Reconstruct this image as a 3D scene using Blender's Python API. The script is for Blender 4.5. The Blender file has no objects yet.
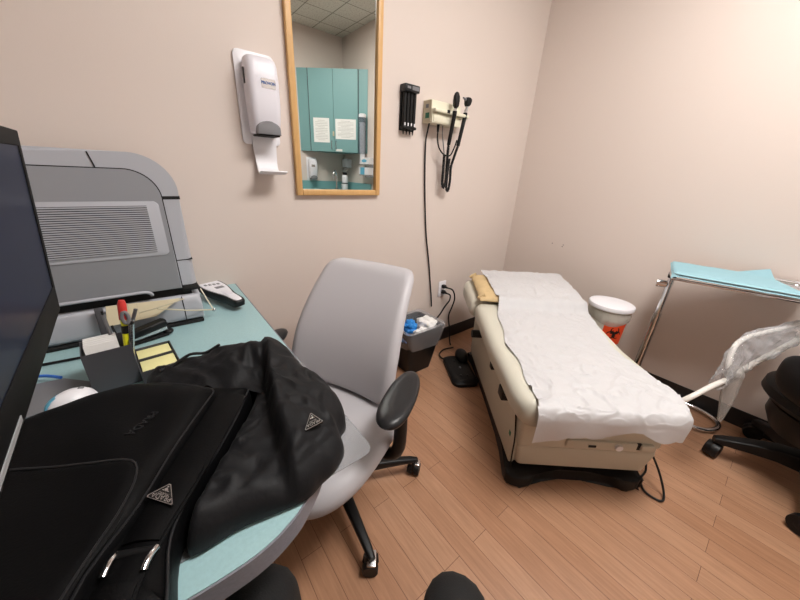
import bpy, bmesh, math, random
from mathutils import Vector, Matrix, noise
R = math.radians
PI = math.pi
random.seed(7)
scene = bpy.context.scene
COL = scene.collection

# ---------------------------------------------------------------- room numbers
Y1, X1 = 1.498, 2.407          # mirror wall, right wall
Y0, XL = -1.384, -1.45         # wall behind, wall on the left
HC = 2.80
DESK = 0.74

# ---------------------------------------------------------------- materials
def lin(c):
    def f(v):
        v /= 255.0
        return v / 12.92 if v <= 0.04045 else ((v + 0.055) / 1.055) ** 2.4
    return (f(c[0]), f(c[1]), f(c[2]), 1.0)

def mat(name, rgb, rough=0.5, metal=0.0, bump=0.0, bscale=120.0, var=0.0, vscale=6.0, spec=0.5, sheen=0.0, coat=0.0):
    m = bpy.data.materials.new(name); m.use_nodes = True
    nt = m.node_tree; b = nt.nodes['Principled BSDF']
    b.inputs['Base Color'].default_value = lin(rgb)
    b.inputs['Roughness'].default_value = rough
    b.inputs['Metallic'].default_value = metal
    b.inputs['Specular IOR Level'].default_value = spec
    b.inputs['Sheen Weight'].default_value = sheen
    b.inputs['Coat Weight'].default_value = coat
    tc = nt.nodes.new('ShaderNodeTexCoord')
    if bump > 0:
        n = nt.nodes.new('ShaderNodeTexNoise'); n.inputs['Scale'].default_value = bscale; n.inputs['Detail'].default_value = 3
        bp = nt.nodes.new('ShaderNodeBump'); bp.inputs['Strength'].default_value = bump; bp.inputs['Distance'].default_value = 0.002
        nt.links.new(tc.outputs['Object'], n.inputs['Vector'])
        nt.links.new(n.outputs['Fac'], bp.inputs['Height'])
        nt.links.new(bp.outputs['Normal'], b.inputs['Normal'])
    if var > 0:
        n = nt.nodes.new('ShaderNodeTexNoise'); n.inputs['Scale'].default_value = vscale; n.inputs['Detail'].default_value = 4
        cr = nt.nodes.new('ShaderNodeValToRGB')
        l = lin(rgb)
        cr.color_ramp.elements[0].color = (l[0]*(1-var), l[1]*(1-var), l[2]*(1-var), 1)
        cr.color_ramp.elements[1].color = (min(1, l[0]*(1+var)), min(1, l[1]*(1+var)), min(1, l[2]*(1+var)), 1)
        cr.color_ramp.elements[0].position = 0.3; cr.color_ramp.elements[1].position = 0.7
        nt.links.new(tc.outputs['Object'], n.inputs['Vector'])
        nt.links.new(n.outputs['Fac'], cr.inputs['Fac'])
        nt.links.new(cr.outputs['Color'], b.inputs['Base Color'])
    return m

def emit(name, rgb, strength):
    m = bpy.data.materials.new(name); m.use_nodes = True
    nt = m.node_tree; b = nt.nodes['Principled BSDF']
    b.inputs['Base Color'].default_value = lin(rgb)
    b.inputs['Emission Color'].default_value = lin(rgb)
    b.inputs['Emission Strength'].default_value = strength
    return m

def clear(name, rgb, opacity=0.2, rough=0.08, bump=0.0, bscale=60.0):
    """thin clear plastic film: see-through, with its own gloss and a little haze"""
    m = bpy.data.materials.new(name); m.use_nodes = True
    nt = m.node_tree
    out = nt.nodes['Material Output']; b = nt.nodes['Principled BSDF']
    b.inputs['Base Color'].default_value = lin(rgb); b.inputs['Roughness'].default_value = rough
    b.inputs['Specular IOR Level'].default_value = 0.9
    t = nt.nodes.new('ShaderNodeBsdfTransparent'); mx = nt.nodes.new('ShaderNodeMixShader')
    lw = nt.nodes.new('ShaderNodeLayerWeight'); lw.inputs['Blend'].default_value = 0.25
    mr = nt.nodes.new('ShaderNodeMapRange')
    mr.inputs['To Min'].default_value = opacity; mr.inputs['To Max'].default_value = min(1.0, opacity + 0.55)
    nt.links.new(lw.outputs['Facing'], mr.inputs['Value'])
    nt.links.new(mr.outputs['Result'], mx.inputs['Fac'])
    nt.links.new(t.outputs[0], mx.inputs[1]); nt.links.new(b.outputs[0], mx.inputs[2])
    nt.links.new(mx.outputs[0], out.inputs['Surface'])
    if bump:
        tc = nt.nodes.new('ShaderNodeTexCoord'); n = nt.nodes.new('ShaderNodeTexNoise'); n.inputs['Scale'].default_value = bscale
        bp = nt.nodes.new('ShaderNodeBump'); bp.inputs['Strength'].default_value = bump; bp.inputs['Distance'].default_value = 0.004
        nt.links.new(tc.outputs['Object'], n.inputs['Vector']); nt.links.new(n.outputs['Fac'], bp.inputs['Height'])
        nt.links.new(bp.outputs['Normal'], b.inputs['Normal'])
    return m

def mat_floor():
    m = bpy.data.materials.new('floor_planks'); m.use_nodes = True
    nt = m.node_tree; b = nt.nodes['Principled BSDF']; L = nt.links.new
    tc = nt.nodes.new('ShaderNodeTexCoord')
    mp = nt.nodes.new('ShaderNodeMapping'); mp.inputs['Rotation'].default_value = (0, 0, R(90)); mp.inputs['Location'].default_value = (0.3, 0.0, 0)
    L(tc.outputs['Object'], mp.inputs['Vector'])
    br = nt.nodes.new('ShaderNodeTexBrick')
    br.offset = 0.37; br.offset_frequency = 2
    br.inputs['Scale'].default_value = 1.0
    br.inputs['Brick Width'].default_value = 0.86; br.inputs['Row Height'].default_value = 0.0745
    br.inputs['Mortar Size'].default_value = 0.0009; br.inputs['Mortar Smooth'].default_value = 0.1; br.inputs['Bias'].default_value = 0.0
    br.inputs['Color1'].default_value = lin((178, 138, 110)); br.inputs['Color2'].default_value = lin((166, 124, 96)); br.inputs['Mortar'].default_value = lin((104, 70, 52))
    L(mp.outputs['Vector'], br.inputs['Vector'])
    m2 = nt.nodes.new('ShaderNodeMapping'); m2.inputs['Scale'].default_value = (26, 1.6, 1)
    L(tc.outputs['Object'], m2.inputs['Vector'])
    n = nt.nodes.new('ShaderNodeTexNoise'); n.inputs['Scale'].default_value = 4.0; n.inputs['Detail'].default_value = 6; n.inputs['Roughness'].default_value = 0.65; n.inputs['Distortion'].default_value = 0.6
    L(m2.outputs['Vector'], n.inputs['Vector'])
    cr = nt.nodes.new('ShaderNodeValToRGB')
    cr.color_ramp.elements[0].position = 0.3; cr.color_ramp.elements[0].color = (0.80, 0.77, 0.74, 1)
    cr.color_ramp.elements[1].position = 0.7; cr.color_ramp.elements[1].color = (1.08, 1.06, 1.04, 1)
    L(n.outputs['Fac'], cr.inputs['Fac'])
    mx = nt.nodes.new('ShaderNodeMix'); mx.data_type = 'RGBA'; mx.blend_type = 'MULTIPLY'; mx.inputs['Factor'].default_value = 1.0
    L(br.outputs['Color'], mx.inputs[6]); L(cr.outputs['Color'], mx.inputs[7])
    L(mx.outputs[2], b.inputs['Base Color'])
    b.inputs['Roughness'].default_value = 0.33
    b.inputs['Specular IOR Level'].default_value = 0.45
    bp = nt.nodes.new('ShaderNodeBump'); bp.inputs['Strength'].default_value = 0.35; bp.inputs['Distance'].default_value = 0.001; bp.invert = True
    L(br.outputs['Fac'], bp.inputs['Height']); L(bp.outputs['Normal'], b.inputs['Normal'])
    return m

def mat_ceiling():
    m = bpy.data.materials.new('ceiling_tiles'); m.use_nodes = True
    nt = m.node_tree; b = nt.nodes['Principled BSDF']; L = nt.links.new
    tc = nt.nodes.new('ShaderNodeTexCoord')
    br = nt.nodes.new('ShaderNodeTexBrick'); br.offset = 0.0
    br.inputs['Scale'].default_value = 1.0; br.inputs['Brick Width'].default_value = 0.305; br.inputs['Row Height'].default_value = 0.305
    br.inputs['Mortar Size'].default_value = 0.006; br.inputs['Mortar Smooth'].default_value = 0.2
    br.inputs['Color1'].default_value = lin((226, 222, 212)); br.inputs['Color2'].default_value = lin((220, 216, 206)); br.inputs['Mortar'].default_value = lin((150, 146, 138))
    L(tc.outputs['Object'], br.inputs['Vector'])
    n = nt.nodes.new('ShaderNodeTexNoise'); n.inputs['Scale'].default_value = 60; n.inputs['Detail'].default_value = 4
    L(tc.outputs['Object'], n.inputs['Vector'])
    cr = nt.nodes.new('ShaderNodeValToRGB'); cr.color_ramp.elements[0].position = 0.32; cr.color_ramp.elements[0].color = (0.7, 0.7, 0.68, 1); cr.color_ramp.elements[1].position = 0.5; cr.color_ramp.elements[1].color = (1, 1, 1, 1)
    L(n.outputs['Fac'], cr.inputs['Fac'])
    mx = nt.nodes.new('ShaderNodeMix'); mx.data_type = 'RGBA'; mx.blend_type = 'MULTIPLY'; mx.inputs['Factor'].default_value = 1.0
    L(br.outputs['Color'], mx.inputs[6]); L(cr.outputs['Color'], mx.inputs[7]); L(mx.outputs[2], b.inputs['Base Color'])
    b.inputs['Roughness'].default_value = 0.9
    return m

def mat_wood(name, a, c):
    m = bpy.data.materials.new(name); m.use_nodes = True
    nt = m.node_tree; b = nt.nodes['Principled BSDF']; L = nt.links.new
    tc = nt.nodes.new('ShaderNodeTexCoord'); mp = nt.nodes.new('ShaderNodeMapping'); mp.inputs['Scale'].default_value = (60, 60, 4)
    n = nt.nodes.new('ShaderNodeTexNoise'); n.inputs['Scale'].default_value = 2; n.inputs['Detail'].default_value = 5
    cr = nt.nodes.new('ShaderNodeValToRGB'); cr.color_ramp.elements[0].color = lin(a); cr.color_ramp.elements[1].color = lin(c)
    L(tc.outputs['Object'], mp.inputs['Vector']); L(mp.outputs['Vector'], n.inputs['Vector']); L(n.outputs['Fac'], cr.inputs['Fac']); L(cr.outputs['Color'], b.inputs['Base Color'])
    b.inputs['Roughness'].default_value = 0.4
    return m

M_ = {}
M_['wall'] = mat('wall_paint', (216, 203, 195), 0.62, bump=0.10, bscale=260)
M_['floor'] = mat_floor(); M_['ceil'] = mat_ceiling()
M_['base'] = mat('baseboard_rubber', (24, 21, 22), 0.45)
M_['oak'] = mat_wood('oak_frame', (196, 150, 92), (222, 180, 122))
M_['mirror'] = mat('mirror_glass', (206, 210, 206), 0.0, 1.0)
M_['white'] = mat('white_plastic', (232, 231, 236), 0.35)
M_['whitegrey'] = mat('dispenser_plastic', (226, 224, 232), 0.4)
M_['greywin'] = mat('grey_window_plastic', (128, 128, 132), 0.2)
M_['blackp'] = mat('black_plastic', (17, 17, 18), 0.45, spec=0.3)
M_['blacks'] = mat('black_satin_plastic', (32, 32, 34), 0.35, spec=0.35)
M_['cream'] = mat('cream_plastic', (226, 222, 200), 0.4)
M_['creamdk'] = mat('cream_plastic_side', (196, 186, 160), 0.5)
M_['green'] = mat('green_label', (22, 104, 78), 0.5)
M_['silver'] = mat('silver_metal', (206, 206, 208), 0.25, 1.0)
M_['chrome'] = mat('chrome', (215, 215, 218), 0.12, 1.0)
M_['blue'] = mat('blue_print', (40, 84, 150), 0.5)
M_['darkprint'] = mat('dark_print', (60, 60, 66), 0.6)
M_['paper'] = mat('white_paper', (240, 239, 237), 0.75, bump=0.15, bscale=40)
M_['exampaper'] = mat('exam_paper', (198, 197, 199), 0.5, bump=0.5, bscale=26)
M_['vinyl'] = mat('beige_vinyl', (203, 200, 186), 0.42, bump=0.08, bscale=300)
M_['tablebody'] = mat('table_body_plastic', (192, 186, 170), 0.45)
M_['tan'] = mat('tan_fabric', (204, 178, 134), 0.8, bump=0.3, bscale=200, var=0.08, vscale=20)
M_['teal'] = mat('teal_laminate', (156, 190, 194), 0.42, bump=0.05, bscale=400, var=0.05, vscale=150)
M_['tealcab'] = mat('teal_cabinet', (122, 164, 166), 0.45)
M_['edge'] = mat('grey_edge_band', (120, 120, 128), 0.5, var=0.08, vscale=200)
M_['chairgrey'] = mat('grey_chair_vinyl', (178, 175, 179), 0.42, bump=0.06, bscale=300)
M_['printer'] = mat('printer_grey', (146, 148, 154), 0.4)
M_['printerlt'] = mat('printer_light_grey', (176, 178, 186), 0.38)
M_['dark'] = mat('dark_gap', (14, 14, 15), 0.8)
M_['bezel'] = mat('bezel_black', (15, 15, 16), 0.6, spec=0.12)
M_['strip'] = mat('label_strip_grey', (150, 152, 154), 0.6)
M_['screen'] = mat('screen_glass', (26, 33, 56), 0.30, spec=0.06)
M_['darkgrey'] = mat('dark_grey_metal', (66, 66, 70), 0.5, bump=0.2, bscale=600)
M_['midgrey'] = mat('mid_grey_plastic', (120, 120, 124), 0.45)
M_['yellow'] = mat('yellow_paper', (236, 230, 168), 0.8)
M_['hiyellow'] = mat('highlighter_yellow', (226, 226, 40), 0.35)
M_['red'] = mat('red_plastic', (200, 52, 48), 0.35)
M_['ivory'] = mat('ivory_card', (214, 202, 172), 0.6)
M_['bluecable'] = mat('blue_cable', (52, 112, 210), 0.45)
M_['sky'] = mat('light_blue_plastic', (92, 172, 204), 0.4)
M_['leather'] = mat('black_leather', (7, 7, 8), 0.5, bump=0.2, bscale=350, spec=0.10)
M_['nylon'] = mat('black_nylon', (20, 20, 22), 0.55, bump=0.6, bscale=60, sheen=0.03, spec=0.17)
M_['emblem'] = mat('emblem_black', (16, 16, 17), 0.25)
M_['pad'] = clear('clear_desk_pad', (150, 152, 156), 0.40, 0.13, 0.25, 25)
M_['film'] = clear('clear_film', (206, 206, 210), 0.07, 0.06, 1.0, 55)
M_['film2'] = clear('clear_tube_plastic', (176, 172, 168), 0.40, 0.12, 0.2, 60)
M_['liner'] = clear('bin_liner_film', (186, 188, 194), 0.20, 0.2, 0.7, 40)
M_['bioliner'] = clear('bio_liner_film', (214, 210, 202), 0.45, 0.25, 0.7, 60)
M_['gloveblue'] = mat('blue_nitrile', (44, 138, 220), 0.5)
M_['biobody'] = mat('bio_bin_body', (206, 202, 192), 0.4)
M_['orange'] = mat('orange_label', (232, 78, 34), 0.5)
M_['drape'] = mat('blue_drape_paper', (140, 180, 191), 0.75, bump=0.3, bscale=90)
M_['armwhite'] = mat('white_arm_enamel', (224, 220, 214), 0.3)
M_['trouser'] = mat('black_trousers', (9, 9, 10), 0.85, bump=0.3, bscale=300)
M_['shoe'] = mat('black_shoe', (18, 18, 18), 0.4)
M_['steel'] = mat('sink_steel', (150, 152, 154), 0.25, 1.0)
M_['counter'] = mat('teal_counter', (120, 168, 170), 0.4)
M_['smoke'] = clear('cup_tube_plastic', (120, 136, 150), 0.45, 0.1)
M_['light'] = emit('light_diffuser', (255, 251, 247), 32.0)
M_['lightframe'] = mat('light_frame', (230, 230, 228), 0.5)
M_['hole'] = mat('wall_hole', (70, 52, 44), 0.9)

# ---------------------------------------------------------------- mesh helpers
def frame(o, x, y, z):
    m = Matrix.Identity(4)
    for i, a in enumerate((x, y, z)):
        a = Vector(a)
        for k in range(3): m[k][i] = a[k]
    for k in range(3): m[k][3] = o[k]
    return m

def zrot(o, ang): return Matrix.Translation(Vector(o)) @ Matrix.Rotation(ang, 4, 'Z')
FB = frame((0, Y1, 0), (1, 0, 0), (0, 0, 1), (0, -1, 0))        # mirror wall: x right, y up, z out of the wall
FR = frame((X1, 0, 0), (0, -1, 0), (0, 0, 1), (-1, 0, 0))       # right wall: x = -Y

def catmull(P, n=6, closed=False):
    P = [Vector(p) for p in P]; out = []; N = len(P)
    rng = range(N) if closed else range(N - 1)
    for i in rng:
        if closed: a, b, c, d = P[(i-1) % N], P[i], P[(i+1) % N], P[(i+2) % N]
        else: a, b, c, d = P[max(i-1, 0)], P[i], P[i+1], P[min(i+2, N-1)]
        for k in range(n):
            t = k / n
            out.append(0.5 * ((2*b) + (-a + c)*t + (2*a - 5*b + 4*c - d)*t*t + (-a + 3*b - 3*c + d)*t**3))
    if not closed: out.append(P[-1].copy())
    return out

def rrect(cx, cy, hw, hh, r, n=5):
    r = min(r, hw - 1e-5, hh - 1e-5); pts = []
    for (sx, sy, a0) in ((1, 1, 0), (-1, 1, 90), (-1, -1, 180), (1, -1, 270)):
        for k in range(n + 1):
            a = R(a0 + 90 * k / n)
            pts.append((cx + sx*(hw - r) + r*math.cos(a), cy + sy*(hh - r) + r*math.sin(a)))
    return pts

class MB:
    def __init__(self, F=None):
        self.bm = bmesh.new(); self.F = F or Matrix.Identity(4)
    def _v(self, p): return self.bm.verts.new(self.F @ Vector(p))
    def box(self, c, s, bev=0.0, seg=2, rot=None):
        V = []; rm = rot or Matrix.Identity(3)
        for dx in (-.5, .5):
            for dy in (-.5, .5):
                for dz in (-.5, .5):
                    V.append(self._v(Vector(c) + rm @ Vector((dx*s[0], dy*s[1], dz*s[2]))))
        fs = [self.bm.faces.new([V[i] for i in q]) for q in ((0,1,3,2),(4,6,7,5),(0,4,5,1),(2,3,7,6),(0,2,6,4),(1,5,7,3))]
        if bev > 0:
            es = list({e for f in fs for e in f.edges})
            bmesh.ops.bevel(self.bm, geom=es, offset=bev, segments=seg, profile=0.5, affect='EDGES')
        return self
    def loft(self, rings, caps=True, closed=True):
        VR = [[self._v(p) for p in r] for r in rings]
        n = len(VR[0]); m = n if closed else n - 1
        for a, b in zip(VR, VR[1:]):
            for i in range(m):
                self.bm.faces.new((a[i], a[(i+1) % n], b[(i+1) % n], b[i]))
        if caps and closed:
            self.bm.faces.new(VR[0][::-1]); self.bm.faces.new(VR[-1])
        return self
    def prism(self, poly, z0, z1, bev=0.0, seg=2):
        if bev > 0:
            # rounded rim: inset rings
            cx = sum(p[0] for p in poly)/len(poly); cy = sum(p[1] for p in poly)/len(poly)
            b0 = len(self.bm.verts)
            V0 = [self._v((p[0], p[1], z0)) for p in poly]; V1 = [self._v((p[0], p[1], z1)) for p in poly]
            n = len(poly); fs = []
            for i in range(n): self.bm.faces.new((V0[i], V0[(i+1)%n], V1[(i+1)%n], V1[i]))
            f0 = self.bm.faces.new(V0[::-1]); f1 = self.bm.faces.new(V1)
            es = list(set(f0.edges) | set(f1.edges))
            bmesh.ops.bevel(self.bm, geom=es, offset=bev, segments=seg, profile=0.5, affect='EDGES')
            return self
        return self.loft([[(p[0], p[1], z0) for p in poly], [(p[0], p[1], z1) for p in poly]])
    def cyl(self, p0, p1, r0, r1=None, n=20, caps=True):
        r1 = r0 if r1 is None else r1
        p0, p1 = Vector(p0), Vector(p1); d = (p1 - p0).normalized()
        a = d.orthogonal().normalized(); b = d.cross(a)
        rg = [[p + (a*math.cos(2*PI*i/n) + b*math.sin(2*PI*i/n))*r for i in range(n)] for p, r in ((p0, r0), (p1, r1))]
        return self.loft(rg, caps)
    def tube(self, P, r, n=8, smooth=0, closed=False, flat=1.0):
        P = catmull(P, smooth, closed) if smooth else [Vector(p) for p in P]
        N = len(P); rr = r if callable(r) else (lambda t: r)
        rings = []; prev = None
        for i, p in enumerate(P):
            if closed: d = (P[(i+1) % N] - P[i-1]).normalized()
            else: d = (P[min(i+1, N-1)] - P[max(i-1, 0)]).normalized()
            if prev is None: a = d.orthogonal().normalized()
            else:
                a = prev - d*prev.dot(d)
                a = a.normalized() if a.length > 1e-6 else d.orthogonal().normalized()
            prev = a; b = d.cross(a); q = rr(i/max(1, N-1))
            rings.append([p + (a*math.cos(2*PI*k/n) + b*flat*math.sin(2*PI*k/n))*q for k in range(n)])
        if closed: rings.append(rings[0]); return self.loft(rings, False)
        return self.loft(rings)
    def lathe(self, prof, c=(0, 0, 0), n=40, caps=True, sx=1.0, sy=1.0):
        rg = [[(c[0] + r*sx*math.cos(2*PI*i/n), c[1] + r*sy*math.sin(2*PI*i/n), c[2] + z) for i in range(n)] for r, z in prof]
        return self.loft(rg, caps)
    def ell(self, c, r, n=16, m=10, rot=None):
        rm = rot or Matrix.Identity(3); rg = []
        for j in range(1, m):
            a = PI*j/m - PI/2
            rg.append([Vector(c) + rm @ Vector((r[0]*math.cos(a)*math.cos(2*PI*i/n), r[1]*math.cos(a)*math.sin(2*PI*i/n), r[2]*math.sin(a))) for i in range(n)])
        return self.loft(rg)
    def grid(self, f, nu, nv):
        V = [[self._v(f(i/nu, j/nv)) for j in range(nv+1)] for i in range(nu+1)]
        for i in range(nu):
            for j in range(nv):
                self.bm.faces.new((V[i][j], V[i+1][j], V[i+1][j+1], V[i][j+1]))
        return self
    def sheet(self, f, nu, nv, th=0.001):
        """a grid with a real thickness (top and bottom skins joined at the rim)"""
        top = [[self._v(f(i/nu, j/nv)) for j in range(nv+1)] for i in range(nu+1)]
        P = [[Vector(f(i/nu, j/nv)) for j in range(nv+1)] for i in range(nu+1)]
        bot = []
        for i in range(nu+1):
            row = []
            for j in range(nv+1):
                du = P[min(i+1, nu)][j] - P[max(i-1, 0)][j]; dv = P[i][min(j+1, nv)] - P[i][max(j-1, 0)]
                nn = du.cross(dv); nn = nn.normalized() if nn.length > 1e-9 else Vector((0, 0, 1))
                row.append(self._v(P[i][j] - nn*th))
            bot.append(row)
        for i in range(nu):
            for j in range(nv):
                self.bm.faces.new((top[i][j], top[i+1][j], top[i+1][j+1], top[i][j+1]))
                self.bm.faces.new((bot[i][j], bot[i][j+1], bot[i+1][j+1], bot[i+1][j]))
        for i in range(nu):
            for j in (0, nv): self.bm.faces.new((top[i][j], top[i+1][j], bot[i+1][j], bot[i][j]))
        for j in range(nv):
            for i in (0, nu): self.bm.faces.new((top[i][j], top[i][j+1], bot[i][j+1], bot[i][j]))
        return self
    def poly(self, pts):
        self.bm.faces.new([self._v(p) for p in pts]); return self

_world = {}
def obj(name, mb, m, parent=None, smooth=True, label=None, angle=38):
    bm = mb.bm
    bmesh.ops.recalc_face_normals(bm, faces=list(bm.faces))
    w = _world.get(parent.name, Vector((0, 0, 0))) if parent else Vector((0, 0, 0))
    o_loc = Vector((0, 0, 0))
    if parent is None:
        xs = [v.co for v in bm.verts]
        mn = Vector((min(v.x for v in xs), min(v.y for v in xs), min(v.z for v in xs))); mx = Vector((max(v.x for v in xs), max(v.y for v in xs), max(v.z for v in xs)))
        o_loc = Vector(((mn.x+mx.x)/2, (mn.y+mx.y)/2, mn.z)); w = o_loc
    for v in bm.verts: v.co -= w
    me = bpy.data.meshes.new(name)
    bm.to_mesh(me); bm.free()
    me.materials.append(M_[m] if isinstance(m, str) else m)
    if smooth:
        me.polygons.foreach_set('use_smooth', [True]*len(me.polygons))
        try: me.set_sharp_from_angle(angle=R(angle))
        except Exception: pass
    o = bpy.data.objects.new(name, me); COL.objects.link(o)
    o.location = o_loc
    if parent: o.parent = parent
    _world[o.name] = w.copy()
    if label: o['label'] = label
    return o

def tag(o, label, cat, group=None, kind=None):
    if label: o['label'] = label
    if cat: o['category'] = cat
    if group: o['group'] = group
    if kind: o['kind'] = kind
    return o

def thing(name, label, cat, loc, group=None):
    o = bpy.data.objects.new(name, None); COL.objects.link(o)
    o.location = loc; o.empty_display_size = 0.05
    _world[o.name] = Vector(loc)
    return tag(o, label, cat, group)

def struct(name, mb, m, smooth=False):
    o = obj(name, mb, m, None, smooth); o['kind'] = 'structure'; return o

def text_mb(s, size, F, depth=0.0006, align='CENTER', bold=0.0):
    cu = bpy.data.curves.new('lettering', 'FONT'); cu.body = s; cu.size = size; cu.extrude = depth; cu.align_x = align; cu.align_y = 'CENTER'; cu.offset = bold; cu.resolution_u = 3
    o = bpy.data.objects.new('lettering', cu); COL.objects.link(o)
    dg = bpy.context.evaluated_depsgraph_get()
    me = bpy.data.meshes.new_from_object(o.evaluated_get(dg))
    bpy.data.objects.remove(o); bpy.data.curves.remove(cu)
    mb = MB(); mb.bm.from_mesh(me); bpy.data.meshes.remove(me)
    mb.bm.transform(F)
    return mb

# ================================================================ THE ROOM
struct('floor', MB().box(((XL+X1)/2, (Y0+Y1)/2, -0.05), (X1-XL+0.2, Y1-Y0+0.2, 0.1)), 'floor')
struct('ceiling', MB().box(((XL+X1)/2, (Y0+Y1)/2, HC+0.05), (X1-XL+0.2, Y1-Y0+0.2, 0.1)), 'ceil')
struct('wall_back', MB().box(((XL+X1)/2, Y1+0.05, HC/2), (X1-XL+0.2, 0.1, HC)), 'wall')
struct('wall_right', MB().box((X1+0.05, (Y0+Y1)/2, HC/2), (0.1, Y1-Y0, HC)), 'wall')
struct('wall_front', MB().box(((XL+X1)/2, Y0-0.05, HC/2), (X1-XL+0.2, 0.1, HC)), 'wall')
struct('wall_left', MB().box((XL-0.05, (Y0+Y1)/2, HC/2), (0.1, Y1-Y0, HC)), 'wall')
def baseboard(name, c, s): struct(name, MB().box(c, s, 0.003), 'base')
baseboard('baseboard_back', ((XL+X1)/2, Y1-0.004, 0.051), (X1-XL, 0.008, 0.102))
baseboard('baseboard_right', (X1-0.004, (Y0+Y1)/2, 0.051), (0.008, Y1-Y0-0.02, 0.102))
baseboard('baseboard_front', ((XL+1.2)/2, Y0+0.004, 0.051), (1.2-XL-0.02, 0.008, 0.102))
baseboard('baseboard_left', (XL+0.004, (Y0+Y1)/2, 0.051), (0.008, Y1-Y0-0.02, 0.102))
# two old screw holes in the right wall
hm = MB(FR)
for (u, v) in ((-1.12, 0.80), (-1.035, 0.803), (-1.04, 0.79)):
    hm.cyl((u, v, -0.002), (u, v, 0.0006), 0.0035, n=10)
h = struct('trim_1', hm, 'hole')

# ceiling lights
for i, (x, y) in enumerate(((1.18, -0.12),)):
    t = thing('ceiling_light', 'recessed fluorescent ceiling light above the exam table', 'ceiling light', (x, y, HC-0.03))
    f = MB()
    for dx in (-1, 1): f.box((x+dx*0.6, y, HC-0.0125), (0.02, 0.57, 0.025), 0.003)
    for dy in (-1, 1): f.box((x, y+dy*0.295, HC-0.0125), (1.22, 0.02, 0.025), 0.003)
    obj('frame', f, 'lightframe', t, False)
    obj('diffuser', MB().box((x, y, HC-0.008), (1.18, 0.57, 0.012)), 'light', t, False)

# ================================================================ MIRROR
mx0, mx1, mz0, mz1 = 0.568, 1.029, 1.122, 2.28
t = thing('wall_mirror', 'tall wall mirror in a light oak frame on the wall behind the chair', 'mirror', ((mx0+mx1)/2, Y1-0.012, mz0))
f = MB(FB); w = 0.027
f.box((mx0+w/2, (mz0+mz1)/2, 0.0125), (w, mz1-mz0, 0.023), 0.004); f.box((mx1-w/2, (mz0+mz1)/2, 0.0125), (w, mz1-mz0, 0.023), 0.004)
f.box(((mx0+mx1)/2, mz0+w/2, 0.0125), (mx1-mx0-2*w, w, 0.023), 0.004); f.box(((mx0+mx1)/2, mz1-w/2, 0.0125), (mx1-mx0-2*w, w, 0.023), 0.004)
obj('frame', f, 'oak', t)
obj('mirror_glass', MB(FB).box(((mx0+mx1)/2, (mz0+mz1)/2, 0.006), (mx1-mx0-0.03, mz1-mz0-0.03, 0.006)), 'mirror', t, False)

# ================================================================ SOAP DISPENSERS
def dispenser(F, label, x0=0.0, z0=0.0, k=1.0, full=True):
    """F: wall frame; (x0,z0) = left / bottom of the back plate"""
    base = F @ Vector((x0+0.07*k, z0, 0.0))
    t = thing('soap_dispenser', label, 'soap dispenser', base)
    G = F @ Matrix.Translation((x0, z0, 0.002)) @ Matrix.Scale(k, 4)
    if True:
        obj('back_plate', MB(G).prism(rrect(0.072, 0.272, 0.073, 0.158, 0.016), 0, 0.010, 0.003), 'white', t)
    B = MB(G); rings = []
    for (z, hw, d) in ((0.150, 0.046, 0.060), (0.156, 0.052, 0.074), (0.19, 0.0555, 0.088), (0.25, 0.0575, 0.095), (0.33, 0.058, 0.094), (0.38, 0.0565, 0.088), (0.398, 0.053, 0.080), (0.405, 0.046, 0.068)):
        rings.append([(0.076 + p[0], z, p[1]) for p in rrect(0, d/2 + 0.008, hw, d/2, 0.026, 5)])
    body = obj('body', B.loft(rings), 'whitegrey', t)
    # grey push window along the bottom of the front, arched top
    arch = [(0.032, 0.148), (0.12, 0.148)] + [(0.076 + 0.044*math.cos(a), 0.168 + 0.026*math.sin(a)) for a in [PI*i/12 for i in range(13)]]
    obj('push_bar', MB(G).prism(arch, 0.070, 0.108, 0.005), 'greywin', t, label='grey push bar')
    obj('bar_gap', MB(G).box((0.076, 0.146, 0.06), (0.082, 0.006, 0.08), 0.002), 'dark', t)
    obj('lock_slot', MB(G).box((0.0165, 0.34, 0.055), (0.004, 0.05, 0.012), 0.001), 'darkgrey', t)
    pl = obj('name_plate', MB(G).prism(rrect(0.088, 0.318, 0.026, 0.0155, 0.003), 0.1015, 0.1040), 'silver', t, False)
    if full:
        obj('lettering', text_mb('PROVON', 0.0125, G @ Matrix.Translation((0.088, 0.319, 0.1045)), 0.0004, bold=0.0004), 'blue', pl, False)
        # drip tray
        prof = [(0.150, 0.012), (0.10, 0.013), (0.05, 0.016), (0.022, 0.024), (0.008, 0.040), (0.002, 0.065), (0.006, 0.090), (0.014, 0.104)]
        def tray(u, v):
            q = v*(len(prof)-1); i = min(int(q), len(prof)-2); s = q-i
            z = prof[i][0]*(1-s)+prof[i+1][0]*s; y = prof[i][1]*(1-s)+prof[i+1][1]*s
            hw = 0.050 - 0.008*math.sin(PI*min(1, v*1.25)) + 0.012*max(0, v-0.6)
            return (0.078 + (u-0.5)*2*hw, z, y)
        obj('drip_tray', MB(G).sheet(tray, 10, 28, 0.004), 'white', t)
    return t
dispenser(FB, 'white soap dispenser with drip tray on the wall left of the mirror', 0.367, 1.207)

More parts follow.
